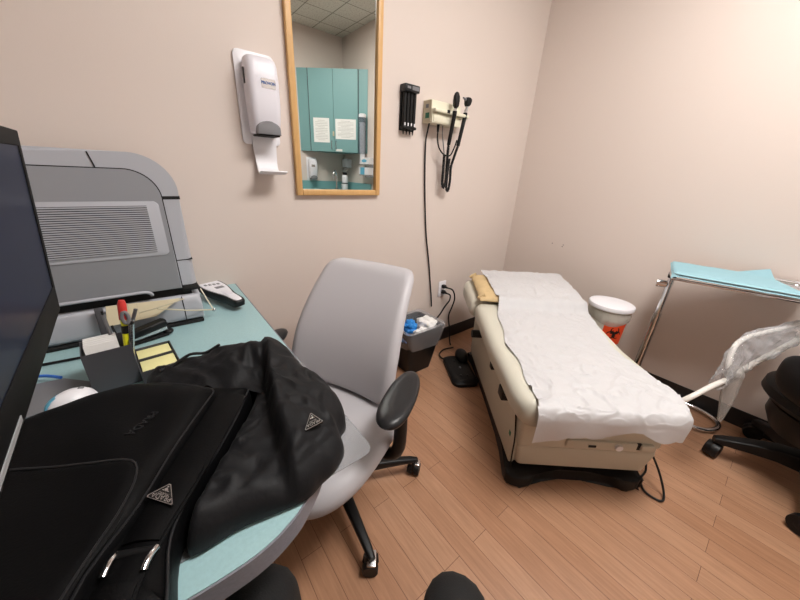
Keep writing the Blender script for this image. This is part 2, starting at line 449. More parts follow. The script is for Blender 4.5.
# ================================================================ SPECULUM DISPENSER
t = thing('speculum_dispenser', 'black ear speculum dispenser with four tubes on the wall right of the mirror', 'speculum dispenser', (1.215, Y1-0.02, 1.445))
obj('back_plate', MB(FB).box((1.203, 1.555, 0.006), (0.090, 0.20, 0.010), 0.002), 'blackp', t)
hd = obj('header', MB(FB).box((1.203, 1.647, 0.026), (0.098, 0.034, 0.048), 0.004), 'blacks', t)
obj('header_label', MB(FB).box((1.222, 1.648, 0.0508), (0.044, 0.017, 0.0015)), 'midgrey', hd, False, label='grey size label')
obj('header_mark', MB(FB).box((1.178, 1.648, 0.0508), (0.022, 0.010, 0.0015)), 'midgrey', hd, False)
for k in range(4):
    x = 1.170 + k*0.0222
    tb = obj('tube', MB(FB).cyl((x, 1.632, 0.027), (x, 1.480, 0.027), 0.0105), 'blackp', t)
    obj('window', MB(FB).box((x, 1.484, 0.0385), (0.008, 0.014, 0.003)), 'white', tb, False, label='pale band')
    obj('speculum_tip', MB(FB).cyl((x, 1.480, 0.027), (x, 1.436, 0.027), 0.0085, 0.002, 14), 'blackp', tb)
obj('lower_rail', MB(FB).box((1.203, 1.468, 0.024), (0.090, 0.014, 0.040), 0.004), 'blackp', t)

# ================================================================ WALL DIAGNOSTIC UNIT
t = thing('diagnostic_unit', 'cream wall transformer for the diagnostic instruments right of the black speculum dispenser', 'diagnostic unit', (1.43, Y1-0.04, 1.505))
side = [(1.507, 0.0), (1.507, 0.078), (1.552, 0.078), (1.562, 0.070), (1.612, 0.066), (1.618, 0.060), (1.618, 0.0)]
b = MB(FB); b.loft([[(x, p[0], p[1]+0.002) for p in side] for x in (1.326, 1.555)])
bo = obj('housing', b, 'cream', t)
obj('side_panel', MB(FB).box((1.3255, 1.562, 0.036), (0.003, 0.104, 0.064), 0.001), 'creamdk', t, False)
obj('green_label', MB(FB).box((1.3235, 1.543, 0.040), (0.002, 0.026, 0.030)), 'green', bo, False, label='green power label')
obj('badge', MB(FB).box((1.3235, 1.588, 0.036), (0.002, 0.018, 0.022)), 'midgrey', bo, False)
obj('lower_panel', MB(FB).box((1.405, 1.532, 0.081), (0.145, 0.042, 0.006), 0.002), 'cream', t)
obj('cradle', MB(FB).box((1.462, 1.566, 0.088), (0.275, 0.017, 0.030), 0.006), 'cream', t)
obj('switch', MB(FB).box((1.425, 1.568, 0.104), (0.020, 0.016, 0.004), 0.001), 'dark', t, label='black rocker switch')
obj('cradle_arm', MB(FB).box((1.575, 1.562, 0.060), (0.07, 0.013, 0.055), 0.005), 'cream', t)
obj('power_cord', MB(FB).tube([(1.345, 1.515, 0.04), (1.344, 1.47, 0.03), (1.352, 1.40, 0.012), (1.372, 1.18, 0.010), (1.412, 0.90, 0.010), (1.468, 0.66, 0.010), (1.50, 0.50, 0.010), (1.515, 0.42, 0.012), (1.52, 0.34, 0.02)], 0.0046, 8, 6), 'blackp', t)
obj('hanging_lead', MB(FB).tube([(1.405, 1.51, 0.05), (1.405, 1.47, 0.05), (1.408, 1.43, 0.05), (1.425, 1.385, 0.055), (1.465, 1.355, 0.06), (1.51, 1.355, 0.065), (1.535, 1.40, 0.07), (1.545, 1.44, 0.075)], 0.0042, 8, 6), 'blackp', t)
obj('lead_plug', MB(FB).cyl((1.405, 1.510, 0.05), (1.405, 1.470, 0.05), 0.0085, 0.006), 'blackp', t)

def coil(p0, p1, turns, rad, n=10):
    p0, p1 = Vector(p0), Vector(p1); d = (p1-p0); L = d.length; d.normalize(); a = d.orthogonal().normalized(); b = d.cross(a); out = []
    for i in range(turns*n+1):
        s = i/(turns*n); q = 2*PI*i/n
        out.append(p0 + (p1-p0)*s + (a*math.cos(q)+b*math.sin(q))*rad)
    return out
def coil_path(P, turns_per, rad, n=8):
    C = catmull(P, 20); out = []; q = 0
    L = 0
    for i in range(len(C)-1):
        d = (C[i+1]-C[i]); seg = d.length
        steps = max(1, int(seg*turns_per*n)); d.normalize()
        a = Vector((0, 0, 1)) - d*d.z
        a = a.normalized() if a.length > 0.05 else d.orthogonal().normalized()
        b = d.cross(a)
        for s in range(steps):
            out.append(C[i].lerp(C[i+1], s/steps) + (a*math.cos(q)+b*math.sin(q))*rad); q += 2*PI/n
    return out
FO1 = FB @ Matrix.Translation((-0.012, -0.004, 0)); FO2 = FB @ Matrix.Translation((-0.009, -0.002, 0))
# ophthalmoscope
t = thing('ophthalmoscope', 'black ophthalmoscope with an upright oval head, left of the two instruments in the cradle', 'ophthalmoscope', FO1 @ Vector((1.478, 1.40, 0.108)))
obj('head', MB(FO1).loft([[(1.476+p[0], z, 0.115+p[1]) for p in rrect(0, 0, hw, dd, 0.008)] for z, hw, dd in ((1.592, .008, .008), (1.604, .016, .012), (1.628, .0175, .014), (1.648, .017, .013), (1.664, .012, .010), (1.670, .005, .005))]), 'blackp', t)
obj('neck', MB(FO1).cyl((1.477, 1.594, 0.112), (1.478, 1.578, 0.110), 0.0085, 0.0095), 'silver', t, label='metal neck')
obj('collar', MB(FO1).cyl((1.478, 1.580, 0.110), (1.478, 1.566, 0.110), 0.012), 'blackp', t)
obj('handle', MB(FO1).cyl((1.478, 1.566, 0.110), (1.474, 1.410, 0.090), 0.0115, 0.0105), 'blackp', t)
obj('coiled_cord', MB(FO1).tube(coil_path([(1.474, 1.41, 0.090), (1.484, 1.36, 0.08), (1.508, 1.30, 0.06), (1.520, 1.22, 0.05), (1.508, 1.175, 0.05), (1.492, 1.20, 0.05), (1.490, 1.28, 0.05), (1.487, 1.36, 0.05)], 150, 0.0050), 0.0040, 6), 'blackp', t)
obj('straight_lead', MB(FO1).tube([(1.487, 1.36, 0.05), (1.475, 1.42, 0.045), (1.465, 1.47, 0.04), (1.463, 1.512, 0.04)], 0.003, 6, 4), 'midgrey', t)
# otoscope
t = thing('otoscope', 'black otoscope with a cone shaped head, right of the two instruments in the cradle', 'otoscope', FO2 @ Vector((1.58, 1.40, 0.09)))
obj('head', MB(FO2).loft([[(1.588+dx+p[0], z, 0.095+p[1]) for p in rrect(0, 0, hw, .014, 0.008)] for z, hw, dx in ((1.618, .008, 0), (1.628, .018, .002), (1.645, .023, .004), (1.655, .023, .003), (1.661, .014, .001))]), 'blackp', t)
obj('speculum_tip', MB(FO2).cyl((1.570, 1.650, 0.095), (1.545, 1.655, 0.098), 0.009, 0.004, 12), 'midgrey', t)
obj('neck', MB(FO2).cyl((1.588, 1.620, 0.094), (1.584, 1.585, 0.092), 0.0085, 0.0095), 'silver', t, label='metal neck')
obj('collar', MB(FO2).cyl((1.584, 1.585, 0.092), (1.582, 1.560, 0.091), 0.012), 'blackp', t)
obj('handle', MB(FO2).cyl((1.582, 1.560, 0.091), (1.556, 1.410, 0.086), 0.0115, 0.0105), 'blackp', t)
obj('coiled_cord', MB(FO2).tube(coil_path([(1.556, 1.41, 0.086), (1.545, 1.35, 0.075), (1.542, 1.29, 0.06), (1.556, 1.21, 0.05), (1.548, 1.155, 0.05), (1.530, 1.17, 0.05), (1.527, 1.25, 0.05), (1.532, 1.34, 0.05)], 150, 0.0050), 0.0040, 6), 'blackp', t)

# ================================================================ OUTLET AND PLUGS
t = thing('wall_outlet', 'white double wall outlet beside the head of the exam table', 'outlet', (1.63, Y1, 0.40))
pl = obj('cover_plate', MB(FB).box((1.630, 0.455, 0.0035), (0.074, 0.120, 0.006), 0.002), 'white', t)
for dz in (-0.02, 0.02): obj('socket', MB(FB).prism(rrect(1.630, 0.455+dz, 0.016, 0.014, 0.006), 0.006, 0.0085), 'whitegrey', t)
def plug(label, z, path):
    t = thing('power_cord', label, 'power cord', FB @ Vector((1.632, z, 0.01)))
    obj('plug', MB(FB).loft([[(1.632+p[0], z+p[1], d) for p in rrect(0, 0, hw, hh, 0.005)] for d, hw, hh in ((.009, .014, .012), (.030, .0145, .0125), (.040, .008, .008), (.062, .005, .005))]), 'blackp', t)
    obj('cord', MB(FB).tube(path, 0.0054, 8, 6), 'blackp', t)
plug('black power cord in the upper socket running down beside the exam table', 0.477, [(1.632, 0.477, 0.06), (1.66, 0.465, 0.08), (1.70, 0.42, 0.07), (1.735, 0.36, 0.05), (1.74, 0.29, 0.03), (1.725, 0.22, 0.02), (1.735, 0.15, 0.02), (1.74, 0.09, 0.035), (1.72, 0.03, 0.06), (1.68, 0.006, 0.11)])
plug('black power cord in the lower socket looping down behind the trash bin', 0.433, [(1.632, 0.433, 0.06), (1.65, 0.42, 0.075), (1.665, 0.37, 0.06), (1.655, 0.31, 0.03), (1.62, 0.25, 0.02), (1.57, 0.20, 0.012), (1.52, 0.16, 0.012)])

# ================================================================ TRASH BIN
BT = 0.335
def binring(z, ex=0.0):
    s = z/BT
    x0 = 1.16*(1-s)+1.085*s - ex; x1 = 1.355*(1-s)+1.393*s + ex; y0 = 1.27*(1-s)+1.215*s - ex; y1 = 1.44*(1-s)+1.475*s + ex
    return [(p[0], p[1], z) for p in rrect((x0+x1)/2, (y0+y1)/2, (x1-x0)/2, (y1-y0)/2, 0.03, 4)]
t = thing('trash_bin', 'black waste bin on the floor behind the grey office chair', 'waste bin', (1.26, 1.35, 0))
b = MB(); b.loft([binring(0.002, -0.004), binring(0.002), binring(0.06), binring(0.2), binring(BT), binring(BT, -0.006), binring(0.2, -0.006), binring(0.03, -0.006)], True)
obj('body', b, 'blackp', t)
ln = MB(); rings = []
for (z, ex, amp) in ((0.20, 0.003, 0.003), (0.235, 0.006, 0.006), (0.27, 0.009, 0.007), (0.305, 0.010, 0.006), (0.335, 0.010, 0.004), (0.349, 0.006, 0.003), (0.349, -0.010, 0.002), (0.325, -0.016, 0.004), (0.27, -0.020, 0.004)):
    rg = binring(z, ex); out = []
    for i, p in enumerate(rg):
        q = 2*PI*i/len(rg); nz = noise.noise(Vector((p[0]*18, p[1]*18, z*60)))
        zz = z + (0.022*math.sin(q*2+0.6) if z < 0.21 else 0) + 0.006*nz
        c = Vector((1.26, 1.345, 0)); d = (Vector((p[0], p[1], 0))-c).normalized()
        out.append((p[0]+d.x*amp*nz, p[1]+d.y*amp*nz, zz))
    rings.append(out)
lo = obj('bin_liner', ln.loft(rings, False), 'liner')
tag(lo, 'clear plastic liner folded over the rim of the black waste bin', 'bin liner')
def crumple(c, r, seed, m, name, label, cat, amp=0.35, group=None):
    b = MB(); bmesh.ops.create_icosphere(b.bm, subdivisions=4, radius=1.0)
    for v in b.bm.verts:
        p = v.co.copy(); n1 = noise.noise(p*1.7+Vector((seed, 0, 0))); n2 = abs(noise.noise(p*4.0+Vector((0, seed, 0))))
        k = 1 + amp*n1 - amp*0.8*n2
        v.co = Vector((c[0]+p.x*r[0]*k, c[1]+p.y*r[1]*k, c[2]+p.z*r[2]*k))
    return tag(obj(name, b, m, None, True, angle=60), label, cat, group)
crumple((1.20, 1.345, 0.315), (0.055, 0.05, 0.045), 3.1, 'gloveblue', 'disposable_glove', 'crumpled bright blue disposable glove on top of the trash', 'glove', 0.5)
crumple((1.12, 1.27, 0.290), (0.03, 0.035, 0.032), 8.4, 'gloveblue', 'disposable_glove', 'small blue glove poking out at the front left of the bin', 'glove', 0.5)
crumple((1.335, 1.33, 0.315), (0.068, 0.075, 0.045), 5.7, 'paper', 'paper_wad', 'large crumpled white paper at the right side of the waste bin', 'crumpled paper', 0.35)
crumple((1.225, 1.262, 0.305), (0.055, 0.035, 0.035), 9.9, 'paper', 'paper_wad', 'smaller crumpled white paper in front of the blue glove in the bin', 'crumpled paper', 0.4)
crumple((1.25, 1.40, 0.24), (0.11, 0.05, 0.05), 1.9, 'paper', 'paper_wad', 'crumpled white paper deep at the back of the waste bin', 'crumpled paper', 0.3)

# ================================================================ EXAM TABLE
th = R(50); TA = Vector((math.cos(th), math.sin(th), 0)); TR = Vector((math.sin(th), -math.cos(th), 0))
FT = frame((1.19, 0.185, 0), TR, TA, (0, 0, 1))         # x = across (right +), y = towards the head, z up
t = thing('exam_table', 'beige powered exam table standing diagonally in the corner of the room', 'exam table', (1.19+TA.x*0.6, 0.185+TA.y*0.6, 0))
plate = [(-0.30, 0.06), (-0.295, 0.02), (-0.26, 0.0), (-0.20, 0.005), (-0.13, 0.05), (0.13, 0.05), (0.19, 0.02), (0.25, 0.015), (0.29, 0.035), (0.30, 0.075), (0.29, 0.5), (0.29, 0.95), (0.26, 1.0), (-0.26, 1.0), (-0.27, 0.95), (-0.272, 0.30)]
plate = [(a, b+0.045) for a, b in plate]
plate = [(p.x, p.y) for p in catmull([(a, b, 0) for a, b in plate], 3, True)]
obj('base_plate', MB(FT).prism(plate, 0.002, 0.062, 0.012, 3), 'blackp', t, label='black floor base with two front feet')
body = [(-0.268, 0.10), (-0.268, 1.02), (0.268, 1.02), (0.268, 0.10)]
obj('body', MB(FT).box((0, 0.585, 0.225), (0.545, 0.93, 0.32), 0.02, 3), 'tablebody', t)
dr = obj('drawer', MB(FT).loft([[(p[0], p[1], z) for p in rrect(0.022, 0.135+o, hw+0.006, 0.045, 0.02, 4)] for z, hw, o in ((0.082, .262, .012), (0.09, .272, .004), (0.13, .278, 0.0), (0.185, .290, -0.004), (0.197, .290, 0.0), (0.200, .286, 0.006))]), 'tablebody', t)
obj('drawer_gap', MB(FT).box((0.015, 0.150, 0.206), (0.56, 0.085, 0.010)), 'dark', t, False)
obj('front_panel', MB(FT).loft([[(p[0], p[1], z) for p in rrect(0.015, 0.125, hw, 0.045, 0.018, 4)] for z, hw in ((0.210, .29), (0.30, .295), (0.36, .295))]), 'tablebody', t)
cp = obj('control_panel', MB(FT).box((0.06, 0.078, 0.243), (0.29, 0.018, 0.040), 0.006), 'tablebody', t)
obj('round_knob', MB(FT).cyl((0.125, 0.072, 0.244), (0.125, 0.058, 0.244), 0.014), 'white', cp, label='round white knob')
obj('power_port', MB(FT).box((0.02, 0.069, 0.240), (0.030, 0.006, 0.010)), 'dark', cp, False)
obj('hook', MB(FT).box((0.245, 0.078, 0.245), (0.055, 0.03, 0.028), 0.006), 'tablebody', t)
obj('hook_recess', MB(FT).box((0.212, 0.080, 0.245), (0.02, 0.016, 0.03)), 'dark', t, False)
obj('corner_bracket', MB(FT).box((0.312, 0.13, 0.245), (0.03, 0.07, 0.06), 0.01), 'tablebody', t)
# sculpted side panels
for s in (-1, 1):
    poly = [(0.115, 0.075), (0.100, 0.19), (0.10, 0.24), (0.13, 0.30), (0.16, 0.37), (0.60, 0.385), (1.03, 0.42), (1.06, 0.36), (1.04, 0.10), (1.0, 0.075)]
    G = FT @ frame((s*0.272, 0, 0), (0, 1, 0), (0, 0, 1), (1, 0, 0))
    obj('side_panel', MB(G).prism(poly, -0.012, 0.012, 0.006, 2), 'tablebody', t)
    if s < 0:
        g = MB(FT).tube([(-0.286, 0.20, 0.375), (-0.287, 0.155, 0.345), (-0.287, 0.120, 0.285), (-0.288, 0.095, 0.225), (-0.288, 0.085, 0.15), (-0.286, 0.08, 0.085)], 0.0035, 6, 5)
        obj('panel_seam', g, 'dark', t)
obj('release_knob', MB(FT).cyl((-0.28, 0.82, 0.335), (-0.350, 0.82, 0.335), 0.024), 'blackp', t, label='black release knob')
obj('latch', MB(FT).box((-0.305, 0.25, 0.345), (0.05, 0.06, 0.055), 0.008), 'blackp', t, label='black latch')
obj('small_latch', MB(FT).box((-0.303, 0.45, 0.352), (0.045, 0.035, 0.035), 0.006), 'blackp', t)
obj('mark', MB(FT).prism([(-0.0, 0)], 0, 0) if False else MB(FT).box((-0.2855, 0.155, 0.20), (0.002, 0.018, 0.022)), 'green', t, False, label='small green sticker')
obj('white_lever', MB(FT).ell((-0.30, 1.02, 0.42), (0.02, 0.05, 0.035)), 'white', t)
# upholstery
def cushion(name, s0, s1, z0f, th_, hw, taper0=0.0, taper1=0.0, ov=0.0, off=0.0):
    b = MB(FT); rings = []; N = 44
    for i in range(N+1):
        u = i/N; u = 0.5-0.5*math.cos(PI*u); s = s0+(s1-s0)*u
        e = 0.05
        k0 = min(1, (s-s0)/0.05); k1 = min(1, (s1-s)/0.05)
        rd = math.sqrt(max(0, 1-(1-min(k0, k1))**2))         # round over the two ends
        w = hw
        if taper0 and s-s0 < taper0: w = hw - 0.060*(1-math.sqrt(max(0, 1-(1-(s-s0)/taper0)**2)))
        if taper1 and s1-s < taper1: w = hw - 0.05*(1-math.sqrt(max(0, 1-(1-(s1-s)/taper1)**2)))
        hh = th_/2*(0.35+0.65*rd)
        rings.append([(p[0], s, z0f(s)-th_/2+p[1]) for p in rrect(off*max(0.0, (s-0.3)/0.9), 0, w - 0.02*(1-rd), hh, 0.046, 6)])
    return obj(name, b.loft(rings), 'vinyl', t, angle=60)
def ztop(s):
    if s < 0.45: return 0.480
    return 0.480 + 0.122*(s-0.45)
cushion('mattress', 0.0, 0.885, ztop, 0.118, 0.337, taper0=0.12, off=-0.012)
cushion('headrest_cushion', 0.880, 1.215, ztop, 0.128, 0.352, taper1=0.08, off=-0.020)
obj('back_support', MB(FT).box((0, 0.86, 0.43), (0.50, 0.60, 0.05), 0.01, rot=Matrix.Rotation(R(12), 3, 'X')), 'tablebody', t)
obj('power_lead', MB(FT).tube([(0.30, 0.17, 0.20), (0.34, 0.15, 0.16), (0.37, 0.10, 0.09), (0.38, 0.05, 0.02), (0.35, 0.02, 0.008), (0.31, 0.06, 0.008), (0.33, 0.12, 0.012), (0.38, 0.16, 0.02), (0.37, 0.19, 0.10), (0.33, 0.2, 0.19)], 0.0045, 8, 6), 'blackp', t)

# pillow under the paper
t = thing('pillow', 'tan pillow with gathered ends under the paper at the head of the exam table', 'pillow', FT @ Vector((-0.1, 1.05, 0.60)))
def pil(u, v, sgn):
    x = -0.325 + 0.50*u; s = 0.830 + 0.365*v
    e = (max(0, 1-abs(2*u-1)**4)**0.5)*(max(0, 1-abs(2*v-1)**3.2)**0.5)
    e = max(e, 0.12)
    wr = 0.004*noise.noise(Vector((x*40, s*40, 2)))
    return (x + 0.006*noise.noise(Vector((s*30, 1, 5))), s + 0.006*noise.noise(Vector((x*30, 3, 1))), ztop(s) + 0.030 + sgn*(0.031*e) + wr*(sgn > 0))
pb = MB(FT); N = 26
top = [[pb._v(pil(i/N, j/N, 1)) for j in range(N+1)] for i in range(N+1)]; bot = [[pb._v(pil(i/N, j/N, -1)) for j in range(N+1)] for i in range(N+1)]
for i in range(N):
    for j in range(N):
        pb.bm.faces.new((top[i][j], top[i+1][j], top[i+1][j+1], top[i][j+1])); pb.bm.faces.new((bot[i][j], bot[i][j+1], bot[i+1][j+1], bot[i+1][j]))
for i in range(N):
    for j in (0, N): pb.bm.faces.new((top[i][j], top[i+1][j], bot[i+1][j], bot[i][j])); pb.bm.faces.new((top[j][i], top[j][i+1], bot[j][i+1], bot[j][i]))
pw = obj('pillow_body', pb, 'tan', t, angle=70)
for s in (0.87, 1.17):
    obj('gathered_end', MB(FT).tube([(-0.29, s, ztop(s)+0.045), (-0.316, s+0.004, ztop(s)+0.034), (-0.332, s, ztop(s)+0.024)], lambda q: 0.012*(1-0.6*q)+0.004, 8, 4), 'tan', pw)

# exam paper
def paper(u, v):
    q = v*1.42 - 0.19                                   # length along the table, negative part hangs over the foot end
    if q < 0: q *= (0.155 - 0.035*u - 0.030*math.exp(-((u-0.66)/0.16)**2) + 0.006*math.sin(u*17))/0.19
    edgeL = -0.285 + 0.050*min(1, max(0, q)/0.80) - 0.012*min(1, max(0, q-0.86)/0.34) + (0.010*math.sin(q*9) + 0.008*math.sin(q*23+1))*(1 if q < 0.85 else 0.3)
    edgeR = 0.312 - 0.040*math.exp(-((q-0.45)/0.28)**2) + 0.005*math.sin(q*11)
    edgeR -= 0.045*max(0.0, 1-max(0.0, q)/0.14)**2
    if q < 0.0: edgeL = -0.285 - 0.02*q; edgeR -= 0.0
    x = edgeL + (edgeR-edgeL)*u
    fo = 1.0 + 1.0*math.exp(-((q-0.12)/0.16)**2)
    cx1 = noise.noise(Vector((x*7+q*9, q*5-x*6, 11.0))); cx2 = noise.noise(Vector((x*11-q*7, q*12+x*5, 17.0)))
    wr = fo*(0.0044*(1-min(1.0, abs(cx1)*7))+0.0032*(1-min(1.0, abs(cx2)*8))) + 1.6*(0.0035*noise.noise(Vector((x*9+q*5, q*7, 0.3))) + 0.003*abs(noise.noise(Vector((x*16-q*9, q*13+x*8, 4.0)))) + 0.0014*noise.noise(Vector((x*45, q*38, 2))))
    if q > 0:
        z = ztop(q) + 0.006 + wr
        lift = 1/(1+math.exp(-(q-0.808)/0.009))
        xx = (x+0.24)/0.48
        prof = max(0, 1-abs(2*min(1, max(0, (q-0.83)/0.365))-1)**3.2)**0.5 if q > 0.83 else 0
        z += 0.058*max(prof, 0.80*lift) * 1.08 * (1 if x < 0.27 else max(0.0, 1-((x-0.27)/0.05)**2)*0.3+0.7)
        if x > 0.31 and q < 0.75: z -= (x-0.31)**2*9
        return (x, q, z)
    d = -q
    rr = 0.05
    if d < rr*PI/2:
        a = d/rr; return (x, 0.0 - rr*math.sin(a)*0.55, 0.480 - rr*(1-math.cos(a)) + 0.006 + wr)
    dn = d - rr*PI/2
    wave = 0.012*math.sin(u*13+0.5) + 0.010*math.sin(u*5)
    droop = dn*(1 + 0.30*(abs(u-0.45)*2)**2)
    return (x - 0.006*math.sin(dn*40)*u, -0.0275 - 0.010*math.sin(dn*18) + 0.25*dn*0.5 + wave*dn*6, 0.436 - droop*1.08 + wr)
po = obj('exam_table_paper', MB(FT).sheet(paper, 110, 230, 0.0008), 'exampaper', None, True, angle=60)
tag(po, 'white disposable paper sheet spread along the exam table and hanging over its foot', 'exam paper')

# foot control
FPd = zrot((1.466, 1.102, 0), R(58))
t = thing('foot_control', 'black foot control pedal on the floor left of the exam table', 'foot pedal', (1.455, 1.065, 0))
obj('base', MB(FPd).loft([[(p[0], p[1], z) for p in rrect(0, 0, a, b_, 0.045, 5)] for z, a, b_ in ((0.002, .165, .085), (0.022, .165, .085), (0.036, .150, .072), (0.040, .135, .06))]), 'blackp', t)
for dx, dy in ((-0.09, 0.02), (-0.09, -0.025), (0.0, 0.0), (0.08, 0.02), (0.085, -0.025)):
    obj('button', MB(FPd).ell((dx, dy, 0.040), (0.012, 0.008, 0.005)), 'midgrey' if dx == 0.0 else 'blacks', t)
obj('cable_hub', MB(FPd).ell((0.12, -0.045, 0.05), (0.075, 0.045, 0.05)), 'blackp', t)
obj('cord', MB().tube([(1.50, 1.19, 0.03), (1.47, 1.26, 0.02), (1.50, 1.33, 0.012), (1.58, 1.36, 0.012), (1.66, 1.34, 0.012)], 0.0055, 8, 6), 'blackp', t)

# ================================================================ BIOHAZARD BIN
bx, by = 2.165, 0.555
t = thing('biohazard_bin', 'white lidded biohazard bin in the corner behind the exam table', 'biohazard bin', (bx, by, 0))
bd = obj('body', MB().lathe([(0.088, 0.002), (0.094, 0.008), (0.100, 0.15), (0.108, 0.36), (0.1135, 0.535), (0.110, 0.54)], (bx, by, 0)), 'biobody', t)
obj('lid', MB().lathe([(0.121, 0.535), (0.1245, 0.538), (0.1255, 0.552), (0.122, 0.560), (0.10, 0.566), (0.05, 0.570), (0.002, 0.571)], (bx, by, 0)), 'white', t)
lg = []
for (z, r, a) in ((0.455, 0.1145, 0.003), (0.475, 0.118, 0.004), (0.50, 0.1185, 0.003), (0.530, 0.1165, 0.001)):
    lg.append([(bx+(r+a*noise.noise(Vector((math.cos(q)*5, math.sin(q)*5, z*30))))*math.cos(q), by+(r+a*noise.noise(Vector((math.cos(q)*5, math.sin(q)*5, z*30))))*math.sin(q), z + (0.012*math.sin(q*3) if z < 0.46 else 0)) for q in [2*PI*i/64 for i in range(64)]])
obj('liner_cuff', MB().loft(lg, False), 'bioliner', t, label='clear crumpled liner cuff')
az0 = math.atan2(-by, -bx) + R(33)
def onbin(a_off, z, h):
    r = 0.094 + (0.1135-0.094)*(z/0.535) + 0.0012 + h
    return (bx + r*math.cos(az0+a_off), by + r*math.sin(az0+a_off), z)
lab = obj('warning_label', MB().sheet(lambda u, v: onbin((u-0.5)*1.18, 0.322+v*0.145, 0), 20, 6, 0.0006), 'orange', bd, label='orange biohazard label')
def flatbio(u, v): return onbin(-u/0.107*-1 if False else u/0.107, 0.400+v, 0.0008)
sy = MB(); sc = 0.050/30
def strip(A, B):
    V = [(sy._v(flatbio(*a)), sy._v(flatbio(*b))) for a, b in zip(A, B)]
    for (a, b), (c, d) in zip(V, V[1:]): sy.bm.faces.new((a, c, d, b))
for k in range(3):
    d = R(90+120*k); A = []; B = []
    for i in range(33):
        q = R(38 + (322-38)*i/32)
        o = Vector((11+15*math.cos(q), 15*math.sin(q))); n_ = Vector((13.8+10.6*math.cos(q), 10.6*math.sin(q)))
        for P, L_ in ((o, A), (n_, B)): L_.append(((P.x*math.cos(d)-P.y*math.sin(d))*sc, (P.x*math.sin(d)+P.y*math.cos(d))*sc))
    strip(A, B)
    A = []; B = []
    for i in range(13):
        q = d + R(60) + R(-42+84*i/12)
        A.append((13.5*sc*math.cos(q), 13.5*sc*math.sin(q))); B.append((10.2*sc*math.cos(q), 10.2*sc*math.sin(q)))
    strip(A, B)
obj('biohazard_symbol', sy, 'blackp', lab, False)

# ================================================================ INSTRUMENT STAND
px_, py_ = 2.225, 0.335
t = thing('instrument_stand', 'chrome instrument stand with one upright post by the right wall', 'instrument stand', (px_, py_, 0))
obj('post', MB().cyl((px_, py_, 0.02), (px_, py_, 0.56), 0.0195), 'chrome', t)
obj('upper_rod', MB().cyl((px_, py_, 0.56), (px_, py_, 0.815), 0.0150), 'chrome', t)
obj('clamp_collar', MB().box((px_, py_, 0.792), (0.038, 0.036, 0.035), 0.006), 'blackp', t)
obj('clamp_knob', MB().cyl((px_, py_+0.012, 0.735), (px_-0.012, py_+0.055, 0.735), 0.020, 0.023), 'chrome', t)
fb = MB().tube([(2.14, 0.33, 0.018), (2.14, 0.10, 0.018), (2.15, -0.02, 0.018), (2.20, -0.075, 0.018), (2.27, -0.095, 0.018), (2.335, -0.07, 0.018), (2.365, 0.0, 0.018), (2.368, 0.10, 0.018), (2.368, 0.33, 0.018)], 0.0125, 10, 6)
fb.tube([(2.14, 0.33, 0.018), (2.368, 0.33, 0.018)], 0.0125, 10)
obj('floor_base', fb, 'chrome', t)
FTY = zrot((2.18, 0.085, 0.835), R(-77))        # tray frame: x along the length (towards the near side), y across
tray_hx, tray_hy = 0.255, 0.165
sf = MB(FTY).tube([(-tray_hx+0.005, 0.02, -0.022), (-tray_hx+0.005, tray_hy-0.02, -0.012), (tray_hx-0.02, tray_hy-0.02, -0.012), (tray_hx-0.02, -tray_hy+0.02, -0.012), (-tray_hx+0.005, -tray_hy+0.02, -0.012), (-tray_hx+0.005, 0.02, -0.022)], 0.006, 8)
obj('tray_frame', sf, 'chrome', t)
t = MB(FTY)
t.loft([[(p[0], p[1], z) for p in rrect(0, 0, tray_hx-i, tray_hy-i, 0.03, 5)] for z, i in ((0.0, 0.014), (0.0, 0.012), (0.015, 0.004), (0.018, 0.0), (0.0165, 0.0), (0.014, 0.006), (0.002, 0.014))])
tr = obj('instrument_tray', t, 'chrome'); tag(tr, 'shallow stainless steel tray on top of the chrome stand', 'tray')
def drape(u, v):
    x = -tray_hx-0.004 + (0.375 + 0.075*(1-v))*u; y = -tray_hy-0.003 + (2*tray_hy+0.004)*v
    z = 0.0215 + 0.002*noise.noise(Vector((x*20, y*20, 1)))
    if v > 0.8 and u > 0.72: z += 0.035*((v-0.8)/0.2)*((u-0.72)/0.28)
    if v < 0.1: z -= 0.016*((0.1-v)/0.1)**2
    if u < 0.03: z -= 0.012*(0.03-u)/0.03
    return (x, y, z)
do = obj('tray_drape', MB(FTY).sheet(drape, 40, 24, 0.0008), 'drape'); tag(do, 'pale blue paper drape lying on the steel instrument tray', 'drape')

# ================================================================ LAMP ARM IN PLASTIC
LO = [Vector(p) for p in ((1.585, 0.095, 0.36), (1.600, 0.045, 0.440), (1.698, 0.0, 0.488), (1.803, -0.040, 0.513), (1.903, -0.072, 0.553), (2.043, -0.122, 0.596), (2.21, -0.182, 0.652))]
UP = [Vector(p) for p in ((1.795, -0.028, 0.530), (1.792, -0.014, 0.562), (1.819, -0.005, 0.611), (1.857, -0.008, 0.644), (1.917, -0.027, 0.665), (1.992, -0.059, 0.676), (2.089, -0.104, 0.688), (2.22, -0.163, 0.704))]
t = thing('lamp_arm', 'white exam lamp arm wrapped in clear plastic beside the foot of the exam table', 'lamp arm', (1.55, 0.12, 0.38))
obj('mount_clamp', MB().box((1.585, 0.10, 0.335), (0.04, 0.04, 0.06), 0.008), 'tablebody', t)
obj('arm_tube', MB().tube(LO, 0.0105, 10, 5), 'armwhite', t)
obj('upper_cable', MB().tube(UP, 0.0095, 10, 6), 'armwhite', t)
